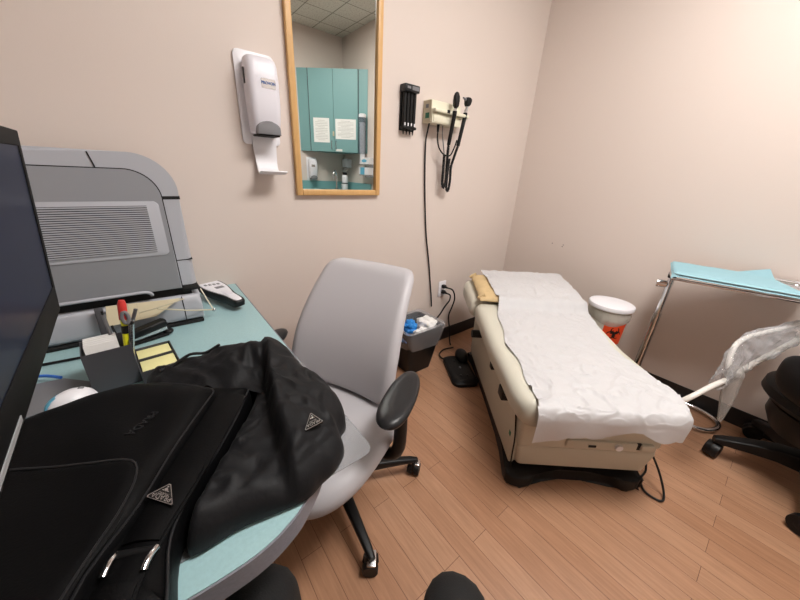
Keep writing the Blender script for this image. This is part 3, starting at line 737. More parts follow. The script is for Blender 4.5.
def film(u, v):
    c = catmull([LO[2].lerp(LO[3], 0.2), LO[3], LO[4], LO[5], LO[6]], 10)
    d = catmull([LO[2].lerp(LO[3], 0.35)+Vector((0, 0, 0.02)), UP[2], UP[4], UP[6].lerp(UP[5], 0.5), UP[7]], 10)
    i = u*40; k = min(int(i), 39); s = i-k
    lo = c[k].lerp(c[k+1], s) + Vector((0, 0, -0.022)); hi = d[k].lerp(d[k+1], s) + Vector((0, 0, 0.020))
    mid = (lo+hi)/2; q = 2*PI*v
    n_ = Vector((-0.35, -0.9, 0)).normalized()
    w = 0.024 + 0.010*noise.noise(Vector((u*9, math.cos(q)*2, math.sin(q)*2)))
    return mid + (hi-lo)/2*math.cos(q)*(1+0.10*noise.noise(Vector((u*12, math.cos(q)*3, 7)))) + n_*w*math.sin(q) + n_*0.007*noise.noise(Vector((u*26, math.cos(q)*5, math.sin(q)*5))) + Vector((0, 0, 0.008*noise.noise(Vector((u*22, math.cos(q)*4, math.sin(q)*4)))))
obj('plastic_sleeve', MB().sheet(film, 90, 56, 0.0006), 'film', t, angle=50, label='clear crumpled plastic sleeve')
CN = [Vector(p) for p in ((1.798, -0.036, 0.570), (1.790, -0.040, 0.545), (1.787, -0.042, 0.535), (1.777, -0.050, 0.470), (1.765, -0.056, 0.430), (1.745, -0.066, 0.345), (1.741, -0.068, 0.330))]
cone = MB().tube(CN, lambda q: (0.020, 0.028, 0.0285, 0.0265, 0.023, 0.010, 0.006)[min(6, int(round(q*6)))], 18)
obj('sleeve_tail', cone, 'film2', t, label='clear tapered tail of the sleeve')
obj('tail_collar', MB().tube([CN[2]+(CN[1]-CN[2])*0.6, CN[2]-(CN[1]-CN[2])*0.8], 0.030, 18), 'film2', t)

# ================================================================ CHAIR PARTS
def caster(parent, p, ang, r=0.0275, hood='blackp'):
    F = zrot(p, ang)
    b = MB(F)
    for s in (-1, 1):
        b.cyl((0, s*0.007, r), (0, s*0.026, r), r, r*0.94, 24)
    b.box((0, 0, r+0.008), (0.03, 0.018, 0.04), 0.005)
    b.cyl((-0.012, 0, r+0.015), (-0.012, 0, r+0.05), 0.008)
    if hood != 'chrome': b.ell((0, 0, r*1.02), (r*1.02, r*0.72, r*1.02), 20, 12)
    c = obj('caster', b, 'blackp', parent)
    if hood == 'chrome':
        obj('caster_hub', MB(F).box((0.004, 0, r*2+0.002), (0.030, 0.050, 0.010), 0.004), 'silver', c, label='metal hood')
    return c

def star_base(t, c, angs, rad, hub_z, end_z, w0, hood='blackp', r=0.0275, hk=1.0):
    obj('hub', MB().lathe([(0.050, hub_z-0.035), (0.052, hub_z-0.02), (0.045, hub_z+0.035), (0.030, hub_z+0.045)], (c[0], c[1], 0)), 'blackp', t)
    for a in angs:
        F = zrot((c[0], c[1], 0), R(a)); b = MB(F); rings = []
        for (x, hw, z, hh) in ((0.03, w0, hub_z, 0.026*hk), (0.12, w0*0.86, hub_z+0.004, 0.022*hk), (rad*0.7, w0*0.70, (hub_z+end_z)/2+0.006, 0.017*hk), (rad*0.95, w0*0.60, end_z+0.006, 0.012*hk), (rad+0.014, w0*0.45, end_z, 0.009*hk)):
            rings.append([(x, p[0], z+p[1]) for p in rrect(0, 0, hw, hh, 0.009, 4)])
        lg = obj('leg', b.loft(rings), 'blackp', t)
        ca = F @ Vector((rad, 0, 0))
        caster(lg, (ca.x, ca.y, 0.001), R(a+60), r, hood)

# ---------------------------------------------------------------- grey office chair
cc = (0.40, 0.855); ph = R(207)
t = thing('office_chair', 'grey high backed office chair with black arms turned in at the desk', 'office chair', (cc[0], cc[1], 0))
FC = frame((cc[0], cc[1], 0), (math.sin(ph), -math.cos(ph), 0), (math.cos(ph), math.sin(ph), 0), (0, 0, 1))
star_base(t, cc, (262.4, 334.4, 46.4, 118.4, 190.4), 0.345, 0.085, 0.075, 0.024, 'chrome')
obj('gas_column', MB().cyl((cc[0], cc[1], 0.10), (cc[0], cc[1], 0.36), 0.026), 'blackp', t)
obj('mechanism', MB(FC).box((0, 0.05, 0.365), (0.20, 0.26, 0.05), 0.012), 'blackp', t)
sb = MB(FC); rings = []
def seat_ring(z, k, dz=0.0):
    out = []
    for i in range(64):
        a = 2*PI*i/64; ca, sa = math.cos(a), math.sin(a)
        x = 0.275*k*math.copysign(abs(ca)**0.62, ca); y = 0.10 + 0.27*k*math.copysign(abs(sa)**0.68, sa)
        fr = max(0, (y-0.20)/0.17)
        out.append((x, y, z - 0.045*fr*fr*max(0.0, 1-dz) ))
    return out
for z, k in ((0.385, 0.80), (0.388, 0.90), (0.402, 0.965), (0.425, 1.0), (0.448, 0.985), (0.462, 0.94), (0.470, 0.85), (0.468, 0.55), (0.464, 0.25), (0.463, 0.03)): rings.append(seat_ring(z, k))
obj('seat', sb.loft(rings), 'chairgrey', t, angle=60)
# backrest: curved slab; outline in (x across, h up along the slab)
def back_pt(x, h, off):
    # lean back, lumbar curve, wrap at the sides
    y = -0.075 - 0.20*h - 0.10*h*h + 0.035*math.sin(PI*h*0.9) + 0.65*x*x - off
    z = 0.475 + 0.425*h
    return (x + 0.030*h, y, z - 0.012*h)
def back_hw(h):
    pts = [(0, 0.175), (0.06, 0.215), (0.2, 0.226), (0.4, 0.226), (0.6, 0.219), (0.8, 0.210), (0.93, 0.202), (0.98, 0.188), (1.0, 0.16)]
    for (a, b), (c, d) in zip(pts, pts[1:]):
        if h <= c: return b+(d-b)*(h-a)/(c-a)
    return 0.14
b = MB(FC); rings = []
for i in range(33):
    h = 0.5-0.5*math.cos(PI*i/32); hw = back_hw(h); rg = []
    edge = min(1, min(h, 1-h)/0.05); tk = 0.010+0.024*math.sqrt(max(0, 1-(1-edge)**2))
    for (u, o) in rrect(0, 0, hw, tk, 0.028, 5):
        rg.append(back_pt(u, h, o))
    # widen the ring with points along the flats
    flat = []
    n = len(rg)
    for k in range(n):
        a_, b_ = Vector(rg[k]), Vector(rg[(k+1) % n]); flat.append(rg[k])
    rings.append(flat)
# resample across: build front/back grids instead of coarse flats
bm_ = MB(FC); NU, NV = 28, 36
def bk(u, v, side):
    h = v; hw = back_hw(h); x = (2*u-1)*hw
    e = min(1, (1-abs(2*u-1))*hw/0.035, h/0.05, (1-h)/0.05); tk = 0.008 + 0.026*math.sqrt(max(0, 1-(1-max(0, e))**2))
    return back_pt(x, h, -tk*side + 0.0)
F_ = [[bm_._v(bk(i/NU, 0.5-0.5*math.cos(PI*j/NV), 1)) for j in range(NV+1)] for i in range(NU+1)]
B_ = [[bm_._v(bk(i/NU, 0.5-0.5*math.cos(PI*j/NV), -1)) for j in range(NV+1)] for i in range(NU+1)]
for i in range(NU):
    for j in range(NV):
        bm_.bm.faces.new((F_[i][j], F_[i+1][j], F_[i+1][j+1], F_[i][j+1])); bm_.bm.faces.new((B_[i][j], B_[i][j+1], B_[i+1][j+1], B_[i+1][j]))
for i in range(NU):
    for j in (0, NV): bm_.bm.faces.new((F_[i][j], F_[i+1][j], B_[i+1][j], B_[i][j]))
for j in range(NV):
    for i in (0, NU): bm_.bm.faces.new((F_[i][j], F_[i][j+1], B_[i][j+1], B_[i][j]))
b.bm.free()
obj('backrest', bm_, 'chairgrey', t, angle=60)
obj('back_bar', MB(FC).tube([(0, 0.02, 0.36), (0, -0.12, 0.36), (0, -0.20, 0.42), (0, -0.225, 0.55), (0, -0.27, 0.68)], 0.024, 10, 6, flat=0.6), 'blackp', t)
for s in (-1, 1):
    ar = obj('armrest', MB(FC).tube([(s*0.17, 0.05, 0.365), (s*0.255, 0.05, 0.37), (s*(0.30 if s < 0 else 0.275), 0.05, 0.42), (s*(0.30 if s < 0 else 0.275), 0.055, 0.61)], 0.021, 10, 5, flat=1.0), 'blackp', t)
    G = FC @ Matrix.Translation((s*0.300 - (0.028 if s > 0 else 0.0), 0.060 - (0.02 if s > 0 else 0.0), 0.614)) @ Matrix.Rotation(R(6), 4, 'Z')
    pr = []
    for z, k in ((0.0, 0.80), (0.004, 0.94), (0.013, 1.0), (0.022, 0.94), (0.027, 0.78), (0.0285, 0.4), (0.0287, 0.03)):
        pr.append([(0.047*k*math.copysign(abs(math.cos(a))**0.85, math.cos(a))*(1+0.12*math.sin(a)), 0.132*(0.3+0.7*k if k < 1 else 1)*math.copysign(abs(math.sin(a))**0.85, math.sin(a)), z) for a in [2*PI*i/48 for i in range(48)]])
    obj('arm_pad', MB(G).loft(pr), 'blacks', ar, angle=60)
    obj('height_button', MB(FC).cyl((s*0.29, 0.03, 0.585), (s*0.29, 0.0, 0.585), 0.016), 'blackp', ar)

# ---------------------------------------------------------------- black rolling chair
sc_ = (2.092, -0.40)
t = thing('rolling_chair', 'black rolling chair with a star base at the right edge beside the right wall', 'rolling chair', (sc_[0], sc_[1], 0))
star_base(t, sc_, (36, 108, 180, 252, 324), 0.312, 0.135, 0.098, 0.040, 'blackp', 0.040, 1.5)
obj('gas_column', MB().cyl((sc_[0], sc_[1], 0.13), (sc_[0], sc_[1], 0.40), 0.038), 'blackp', t)
obj('mechanism', MB().lathe([(0.10, 0.245), (0.17, 0.27), (0.20, 0.33), (0.20, 0.384)], (sc_[0]-0.02, sc_[1]+0.02, 0)), 'blackp', t)
obj('seat', MB().lathe([(0.15, 0.385), (0.235, 0.395), (0.265, 0.425), (0.262, 0.458), (0.225, 0.478), (0.10, 0.482), (0.003, 0.483)], (sc_[0], sc_[1], 0)), 'blackp', t)
def pad(u, v):
    a = R(111 + 120*u); q = 2*PI*v
    tap = math.sqrt(max(0.0, 1-abs(2*u-1)**5))
    hh = (0.095*tap+0.002); rr = 0.264 + 0.026*tap*math.cos(q)
    zc = 0.562 - 0.02*u
    s_ = math.sin(q); z = zc + hh*math.copysign(abs(s_)**0.7, s_)
    return (sc_[0]+rr*math.cos(a), sc_[1]+rr*math.sin(a), z)
pm = MB(); pm.loft([[pad(i/30, j/20) for j in range(20)] for i in range(31)])
obj('backrest', pm, 'blackp', t, angle=60)
obj('back_bracket', MB().tube([(sc_[0], sc_[1], 0.395), (sc_[0]-0.20, sc_[1]+0.02, 0.385), (sc_[0]-0.285, sc_[1]+0.02, 0.42), (sc_[0]-0.285, sc_[1]+0.02, 0.54)], 0.014, 8, 5), 'blackp', t)

# ================================================================ DESK
t = thing('desk', 'teal laminate desk with a rounded end and grey edge along the left side', 'desk', (-0.4, 0.9, 0))
edge = [(0.253, Y1-0.004, 0), (0.253, 1.30, 0), (0.253, 1.10, 0), (0.253, 0.95, 0), (0.252, 0.78, 0), (0.240, 0.62, 0), (0.212, 0.50, 0), (0.165, 0.405, 0), (0.108, 0.349, 0), (0.070, 0.328, 0), (0.030, 0.317, 0), (-0.02, 0.315, 0), (-0.10, 0.318, 0), (-0.25, 0.318, 0)]
ed = [(p.x, p.y) for p in catmull(edge, 5)]
poly = ed + [(-0.95, 0.318), (-0.95, Y1-0.004)]
obj('desktop', MB().prism(poly, 0.703, DESK), 'teal', t, angle=20)
eb = MB(); N = len(ed)
def eband(u, v):
    i = u*(N-1); k = min(int(i), N-2); s = i-k
    x = ed[k][0]*(1-s)+ed[k+1][0]*s; y = ed[k][1]*(1-s)+ed[k+1][1]*s
    d = Vector((ed[k+1][0]-ed[k][0], ed[k+1][1]-ed[k][1], 0)).normalized()
    return (x - d.y*0.0006, y + d.x*0.0006, 0.7005 + v*0.0388)
def eband2(u, v):
    p = Vector(eband(u, v)); return p
obj('edge_band', MB().sheet(eband2, 70, 1, 0.003), 'edge', t, label='grey edge band')
obj('support_panel', MB().box((-0.80, 0.92, 0.352), (0.03, 1.0, 0.70), 0.004), 'teal', t)
obj('support_leg', MB().cyl((-0.10, 1.30, 0.002), (-0.10, 1.30, 0.703), 0.03), 'blackp', t)
obj('modesty_panel', MB().box((-0.32, 1.47, 0.50), (0.94, 0.018, 0.40), 0.002), 'teal', t)

# clear desk pad
padp = rrect(-0.040, 0.572, 0.296, 0.208, 0.022, 5)
obj_pad = obj('desk_pad', MB().prism(padp, 0.7405, 0.7425), 'pad'); tag(obj_pad, 'clear plastic desk pad sticking out under the black jacket over the chair seat', 'desk pad')

# ================================================================ PRINTER
t = thing('printer', 'large grey office laser printer on the desk against the wall', 'printer', (-0.2, 1.30, DESK))
FP_ = frame((0, 1.148, 0), (1, 0, 0), (0, 0, 1), (0, -1, 0))     # x, z up, out towards the room
def prof(xl, ins=0.0, z0=0.862):
    """outline of the printer's side, rounded upper right"""
    P = [(xl, z0), (0.086-ins, z0)]
    r = 0.098 - ins*0.6; cx_, cz_ = 0.086-ins-r, 1.257-ins-r
    for k in range(13):
        a = R(90*k/12); P.append((cx_+r*math.cos(a), cz_+r*math.sin(a)))
    P += [(xl, 1.257-ins)]
    return P
def printer_body(name, P, y_out, y_in, m, bev, parent=t, seg=3):
    return obj(name, MB(FP_).prism(P, -y_in, y_out, bev, seg), m, parent)
printer_body('upper_body', prof(-0.52), 0.0, 0.305, 'printerlt', 0.024, t, 5)
printer_body('seam', prof(-0.515, 0.040, 0.868), 0.0012, -0.0002, 'dark', 0.0)
sp = printer_body('side_cover', prof(-0.515, 0.0425, 0.870), 0.0055, 0.0, 'printer', 0.003)
obj('lid_notch', MB(FP_).box((-0.082, 1.235, 0.0008), (0.003, 0.036, 0.002), rot=Matrix.Rotation(R(12), 3, 'Z')), 'dark', t, False)
obj('lid_gap', MB(FP_).box((0.0655, 1.142, -0.018), (0.043, 0.009, 0.0375)), 'dark', t, False)
obj('door_gap', MB(FP_).box((0.0655, 0.958, -0.018), (0.0425, 0.0025, 0.0372)), 'dark', t, False)
# vent
v0x, v1x, v0z, v1z = -0.42, 0.005, 0.992, 1.122
obj('vent_surround', MB(FP_).prism(rrect((v0x+v1x)/2+0.008, (v0z+v1z)/2, (v1x-v0x)/2+0.020, (v1z-v0z)/2+0.012, 0.014), 0.005, 0.0075, 0.0015), 'printerlt', sp)
obj('vent_cavity', MB(FP_).box(((v0x+v1x)/2, (v0z+v1z)/2, 0.0072), (v1x-v0x, v1z-v0z, 0.002)), 'dark', sp, False)
g = MB(FP_); n = 23
for k in range(n):
    z = v0z + (v1z-v0z)*(k+0.5)/n
    g.box(((v0x+v1x)/2, z, 0.0092), (v1x-v0x, 0.0033, 0.0022))
obj('vent_slats', g, 'printerlt', sp, False)
# handle gap and lower half
obj('tray_gap', MB(FP_).box((-0.205, 0.852, -0.15), (0.545, 0.024, 0.270)), 'dark', t, False)
lip = MB(FP_).tube([(-0.50, 0.874, 0.008), (-0.12, 0.874, 0.008), (-0.055, 0.874, 0.008), (-0.038, 0.868, 0.006), (-0.034, 0.860, 0.003)], 0.0045, 8, 4)
obj('grip_lip', lip, 'printerlt', t)
low = [(-0.52, 0.752), (0.088, 0.752), (0.088, 0.80), (0.087, 0.842), (-0.52, 0.842)]
printer_body('paper_drawer', low, 0.004, 0.30, 'printerlt', 0.022, t, 4)
obj('drawer_seam', MB(FP_).box((0.036, 0.797, 0.0035), (0.0025, 0.088, 0.003)), 'dark', t, False)
obj('foot_rail', MB(FP_).box((-0.216, 0.7462, -0.148), (0.60, 0.0115, 0.30), 0.004), 'dark', t)
obj('corner_latch', MB(FP_).box((0.0655, 0.866, -0.019), (0.045, 0.020, 0.044), 0.006), 'dark', t)

# ================================================================ MONITOR
t = thing('computer_monitor', 'black computer monitor seen from the side at the left edge', 'monitor', (-0.56, 0.53, DESK))
# screen faces +X, leaning slightly: local x along +Y, y up (leaning), z out of the screen
lean = R(-5.5)
FM = frame((-0.158, 0.80, 0.985), (0, -1, 0), (math.sin(-lean), 0, math.cos(-lean)), (0, 0, 0)) if False else None
upv = Vector((0.098, 0, 0.995)).normalized(); outv = Vector((0.995, 0, -0.098)).normalized()
ml = Vector((0.042, -0.999, 0)).normalized(); upv = (upv - ml*upv.dot(ml)).normalized()
FM = frame((-0.162, 0.79, 0.978), ml, upv, ml.cross(upv))
s_out = 1 if (Vector((0, -1, 0)).cross(upv)).x > 0 else -1
W_, H_ = 0.53, 0.296
def mz(a, b): return (min(a*s_out, b*s_out), max(a*s_out, b*s_out))
z0, z1 = mz(-0.045, -0.001)
hs = obj('housing', MB(FM).prism(rrect(W_/2, H_/2, W_/2, H_/2, 0.008, 3), z0, z1, 0.004), 'bezel', t)
bz = MB(FM); 
for (c, s) in (((W_/2, H_-0.011, 0), (W_, 0.022, 0.006)), ((W_/2, 0.024, 0), (W_, 0.048, 0.006)), ((0.009, H_/2, 0), (0.018, H_-0.04, 0.006)), ((W_-0.009, H_/2, 0), (0.018, H_-0.04, 0.006))): bz.box(c, s, 0.0015)
obj('bezel', bz, 'bezel', t)
obj('screen', MB(FM).box((W_/2, H_/2+0.013, 0), (W_-0.03, H_-0.064, 0.003)), 'screen', t, False)
ls = obj('edge_label', MB(FM).box((0.412, 0.011, s_out*0.0036), (0.10, 0.0065, 0.001)), 'strip', t, False, label='pale strip along the lower edge')
obj('stand_neck', MB().box((-0.38, 0.53, 1.09), (0.40, 0.05, 0.03), 0.008), 'blackp', t)
obj('stand_column', MB().box((-0.57, 0.53, 0.93), (0.05, 0.07, 0.36), 0.01), 'blackp', t)
obj('stand_base', MB().box((-0.58, 0.53, DESK+0.008), (0.22, 0.26, 0.014), 0.005), 'blackp', t)

# ================================================================ THINGS ON THE DESK
FO = zrot((-0.172, 0.856, DESK), math.atan2(0.10, 0.967))
t = thing('desk_organizer', 'dark grey metal desk organizer with pen cup and note tray before the printer', 'desk organizer', FO @ Vector((0.04, 0.04, 0.001)))
def openbox(F, x0, x1, y0, y1, z0, z1, w=0.002):
    b = MB(F); o = [(x0, y0), (x1, y0), (x1, y1), (x0, y1)]; i = [(x0+w, y0+w), (x1-w, y0+w), (x1-w, y1-w), (x0+w, y1-w)]
    b.loft([[(p[0], p[1], z0) for p in o], [(p[0], p[1], z1) for p in o], [(p[0], p[1], z1) for p in i], [(p[0], p[1], z0+w) for p in i]]); return b
obj('pen_cup', openbox(FO, 0, 0.085, 0, 0.085, 0.001, 0.103), 'darkgrey', t)
obj('note_tray', openbox(FO, 0.0855, 0.165, -0.02, 0.115, 0.001, 0.034), 'darkgrey', t)
obj('tray_divider', MB(FO).box((0.125, 0.050, 0.018), (0.076, 0.002, 0.032)), 'darkgrey', t, False)
n1 = obj('note_pad', MB(FO).box((0.125, 0.082, 0.016), (0.070, 0.058, 0.026), 0.001), 'yellow'); tag(n1, 'pale yellow note pad in the rear slot of the organizer tray', 'note pad', 'yellow note pads')
n2 = obj('note_pad', MB(FO).box((0.125, 0.015, 0.016), (0.070, 0.062, 0.026), 0.001), 'yellow'); tag(n2, 'pale yellow note pad in the front slot half under the bag', 'note pad', 'yellow note pads')
cards = []
for k in range(5):
    c = MB(FO).box((0.006+0.030, 0.010+k*0.011, 0.062), (0.056, 0.0015, 0.112), rot=Matrix.Rotation(R(-4), 3, 'X'))
    o = obj('note_card', c, 'paper', None, False)
    tag(o, ('white note card standing at the front of the pen cup', 'second white note card from the front in the pen cup', 'third white note card, middle of the five in the cup', 'fourth white note card, second from the back of the cup', 'white note card standing at the back of the pen cup')[k], 'card', 'note cards in the pen cup')
# highlighter
p0 = FO @ Vector((0.068, 0.030, 0.010)); p1 = FO @ Vector((0.092, 0.036, 0.200)); d = (p1-p0)
t = thing('highlighter', 'yellow and black highlighter with a red end standing in the pen cup', 'highlighter', p0)
obj('barrel', MB().cyl(p0, p0+d*0.72, 0.0065), 'hiyellow', t)
obj('grip_band', MB().cyl(p0+d*0.58, p0+d*0.68, 0.0072), 'blackp', t, label='black band')
obj('end_cap', MB().tube([p0+d*0.76, p0+d*0.80, p0+d*0.95, p0+d*1.0], lambda q: 0.0085 if q < 0.8 else 0.0055, 14), 'red', t, label='red end cap')
obj('neck', MB().cyl(p0+d*0.72, p0+d*0.77, 0.0068), 'hiyellow', t)
# black pen beside it
p0 = FO @ Vector((0.060, 0.050, 0.010)); p1 = FO @ Vector((0.054, 0.060, 0.165))
t = thing('ballpoint_pen', 'thin grey ballpoint pen standing behind the highlighter', 'pen', p0)
obj('barrel', MB().cyl(p0, p1, 0.0035), 'midgrey', t); obj('tip', MB().cyl(p1, p1+(p1-p0)*0.06, 0.002), 'blackp', t)
# scissors
t = thing('scissors', 'grey handled scissors standing in the pen cup right of the highlighter', 'scissors', FO @ Vector((0.075, 0.04, 0.012)))
q0 = FO @ Vector((0.072, 0.020, 0.012)); q1 = FO @ Vector((0.098, 0.030, 0.150)); q2 = FO @ Vector((0.112, 0.036, 0.185)); dv = (q1-q0)
for s in (-1, 1):
    h_ = obj('handle', MB().tube([q1 + Vector((s*0.004, 0, 0)) + Vector((s*0.004*(1-math.cos(a)) + 0.004*math.sin(a), 0.004*s, 0.010*math.sin(a)+0.010*(1-math.cos(a)))) for a in [2*PI*i/20 for i in range(20)]], 0.0038, 8, closed=True), 'midgrey', t)
    obj('blade', MB().tube([q0, q1+Vector((s*0.003, 0, 0))], 0.004, 6, flat=0.4), 'silver', h_)
obj('pivot', MB().cyl(q1+Vector((0, -0.006, -0.005)), q1+Vector((0, 0.006, -0.005)), 0.005), 'silver', t)
# stapler
FS = zrot((-0.076, 1.09, DESK), R(16)) @ Matrix.Scale(0.86, 4)
t = thing('stapler', 'black stapler lying in front of the printer behind the organizer', 'stapler', (-0.078, 1.085, DESK))
obj('base', MB(FS).box((0, 0, 0.006), (0.135, 0.034, 0.010), 0.004), 'blackp', t)
obj('magazine', MB(FS).box((0.005, 0, 0.024), (0.125, 0.020, 0.014), 0.002, rot=Matrix.Rotation(R(-5), 3, 'Y')), 'silver', t, label='steel magazine')
obj('arm', MB(FS).loft([[(x, p[0], z+p[1]) for p in rrect(0, 0, hw, hh, 0.007, 4)] for x, hw, z, hh in ((-0.066, .012, .030, .010), (-0.05, .017, .034, .013), (0.02, .0185, .044, .013), (0.058, .0185, .050, .013), (0.068, .014, .050, .010))]), 'blackp', t)
obj('front_anvil', MB(FS).ell((0.070, 0, 0.012), (0.016, 0.018, 0.010)), 'blackp', t)
# copy holder
t = thing('copy_holder', 'folded wire copy holder with a cream card leaning on the printer front', 'copy holder', (-0.06, 1.12, DESK))
GF = frame((-0.150, 1.118, DESK+0.056), (1, 0.02, 0), (0, 0.25, 0.968), (0, -0.968, 0.25))
obj('card_panel', MB(GF).prism([(0, 0), (0.112, 0.004), (0.182, 0.046), (0.008, 0.058)], -0.001, 0.001), 'ivory', t, False)
cl = MB(GF)
for x in (0.055, 0.075): cl.box((x, 0.030, 0.0015), (0.001, 0.055, 0.001))
obj('card_fold', cl, 'creamdk', t, False)
obj('end_clip', MB(GF).box((-0.008, 0.015, 0.0), (0.018, 0.085, 0.008), 0.002), 'darkgrey', t)
obj('lower_wire', MB().tube([(-0.029, 1.100, 0.831), (0.045, 1.12, 0.800), (0.118, 1.165, 0.768)], 0.0022, 8, 4), 'creamdk', t)
obj('upper_wire', MB().tube([(-0.074, 1.10, 0.828), (-0.02, 1.10, 0.836), (0.040, 1.11, 0.845)], 0.0022, 8, 4), 'creamdk', t)
obj('folded_wire', MB().tube([(0.118, 1.165, 0.768), (0.112, 1.26, 0.780), (0.107, 1.34, 0.792)], 0.0024, 8, 4), 'cream', t)
obj('joint', MB().ell((0.119, 1.165, 0.767), (0.006, 0.006, 0.006)), 'silver', t)
obj('stand_foot', MB().tube([(-0.14, 1.112, 0.80), (-0.135, 1.10, 0.77), (-0.128, 1.095, 0.745)], 0.003, 8, 4), 'blackp', t)
# handheld phone-like device
hv = Vector((0.070, -0.235, 0)); FH = frame((0.172, 1.285, DESK+0.012), hv.normalized(), Vector((0, 0, 1)).cross(hv.normalized()), (0, 0, 1))
t = thing('handheld_terminal', 'black and white handheld keypad device lying on the desk right of the printer', 'handheld device', (0.168, 1.315, DESK))
def hh_ring(z, k, i=0.0):
    P = [(-0.118, 0.030), (-0.112, 0.043), (-0.06, 0.044), (-0.01, 0.036), (0.05, 0.024), (0.105, 0.021), (0.122, 0.014)]
    P = [(x-math.copysign(i, x), y-i) for x, y in P]
    P = P + [(x, -y) for x, y in P[::-1]]
    return [(p.x*k, p.y*k, z + (0.010*(0.5-p.x/0.24))) for p in catmull([(a, b, 0) for a, b in P], 3, True)]
obj('body', MB(FH).loft([hh_ring(0.001, 0.86), hh_ring(0.008, 0.97), hh_ring(0.026, 1.0), hh_ring(0.032, 0.97)]), 'blackp', t)
fp = obj('face_plate', MB(FH).loft([hh_ring(0.0318, 1.0, 0.006), hh_ring(0.0345, 0.98, 0.007)]), 'white', t, label='white face plate')
ks = MB(FH)
for i in range(4):
    obj('key', MB(FH).box((-0.085+0.004*i, -0.022+0.014*i, 0.0432-0.0002*i), (0.016, 0.009, 0.002), 0.0006), 'midgrey', fp)
obj('display', MB(FH).box((-0.035, 0.006, 0.0412), (0.022, 0.030, 0.002), 0.0006), 'midgrey', fp)
obj('button', MB(FH).box((0.03, 0.0, 0.0390), (0.05, 0.022, 0.0015), 0.0005), 'whitegrey', fp)
# cables, grey folder, mouse
o = obj('network_cable', MB().tube([(-0.42, 1.00, 0.748), (-0.34, 1.01, 0.747), (-0.275, 0.992, 0.755), (-0.235, 0.960, 0.754)], 0.0035, 8, 6), 'bluecable'); tag(o, 'bright blue network cable on the desk beside the monitor', 'cable')
o = obj('printer_cable', MB().tube([(-0.50, 1.05, 0.746), (-0.36, 1.075, 0.745), (-0.28, 1.072, 0.745), (-0.21, 1.065, 0.745), (-0.16, 1.06, 0.745)], 0.0035, 8, 6), 'blackp'); tag(o, 'thin black cable lying along the foot of the printer', 'cable')
gp = [(-0.42, 0.845), (-0.265, 0.835), (-0.186, 0.858), (-0.176, 0.91), (-0.232, 0.965), (-0.42, 0.985)]  # outline of a thin plain grey slab covering part of the desktop
o = obj('patch', MB().prism(gp, 0.7405, 0.749, 0.002), 'midgrey'); tag(o, 'flat plain grey folder on the desk left of the pen cup', 'patch')
t = thing('computer_mouse', 'white and light blue computer mouse between the pen cup and the black bag', 'mouse', (-0.205, 0.80, 0.7425))
FMs = zrot((-0.196, 0.806, 0.7427), R(20)) @ Matrix.Diagonal((0.80, 0.95, 1.35, 1))
def dome(k0, k1, z, s=1.0):
    return [(0.052*s*math.cos(a), 0.032*s*math.sin(a), z) for a in [2*PI*i/40 for i in range(40)]]
mo = obj('shell', MB(FMs).loft([[(x*1, y, z) for x, y, z in dome(0, 0, z, s)] for z, s in ((0.0, .93), (0.006, 1.0), (0.018, .97), (0.028, .85), (0.035, .66), (0.039, .4), (0.0402, .05))]), 'white', t)
def mblue(u, v):
    a = R(95+95*u); s = 0.995-0.55*v; zt = 0.018+0.0205*math.sqrt(max(0, 1-(s*1.02)**2.2)) if s < 0.975 else 0.014
    return (0.0525*s*math.cos(a), 0.0325*s*math.sin(a), zt+0.0015)
obj('blue_panel', MB(FMs).sheet(mblue, 16, 8, 0.002), 'sky', mo, label='light blue panel')
obj('scroll_wheel', MB(FMs).ell((0.022, 0.0, 0.037), (0.007, 0.004, 0.004)), 'midgrey', mo)

# ================================================================ BLACK LEATHER BAG
def crv(P):
    P = catmull([(a, b, 0) for a, b in P], 12)
    L = [0.0]
    for a, b in zip(P, P[1:]): L.append(L[-1] + (b-a).length)
    def f(t):
        q = max(0.0, min(1.0, t))*L[-1]
        for i in range(len(L)-1):
            if q <= L[i+1]:
                d = L[i+1]-L[i]; return P[i].lerp(P[i+1], (q-L[i])/d if d > 0 else 0)
        return P[-1].copy()
    return f
def coons(T, B, Rr, Ll):
    c00, c10, c01, c11 = Rr(0), Ll(0), Rr(1), Ll(1)
    def f(u, v):
        return T(u)*(1-v) + B(u)*v + Rr(v)*(1-u) + Ll(v)*u - (c00*(1-u)*(1-v) + c10*u*(1-v) + c01*(1-u)*v + c11*u*v)
    return f
t = thing('messenger_bag', 'black leather messenger bag lying on the desk at the lower left', 'bag', (-0.17, 0.50, 0.743))
BO = [(0.098, 0.600), (0.064, 0.538), (0.019, 0.470), (-0.030, 0.405), (-0.056, 0.353), (-0.064, 0.285), (-0.075, 0.262), (-0.25, 0.262), (-0.44, 0.275), (-0.455, 0.33), (-0.40, 0.46), (-0.33, 0.60), (-0.27, 0.685), (-0.19, 0.712), (-0.134, 0.722), (-0.058, 0.706), (0.010, 0.668), (0.080, 0.625)]
bo_ = catmull([(a, b, 0) for a, b in BO], 4, True); bc = Vector((-0.18, 0.48, 0))
bb = MB(); rings = []
for z, k in ((0.7435, 0.95), (0.749, 0.985), (0.765, 1.0), (0.790, 1.0), (0.803, 0.985), (0.812, 0.94), (0.818, 0.80)):
    rings.append([(bc.x+(p.x-bc.x)*k, bc.y+(p.y-bc.y)*k, z) for p in bo_])
bdy = obj('body', bb.loft(rings), 'leather', t, angle=60)
FT_ = crv([(0.041, 0.602), (0.003, 0.648), (-0.058, 0.702), (-0.134, 0.716), (-0.20, 0.700), (-0.268, 0.672)])
FR_ = crv([(0.041, 0.602), (0.016, 0.560), (-0.049, 0.459), (-0.078, 0.404), (-0.118, 0.356), (-0.138, 0.310), (-0.146, 0.272)])
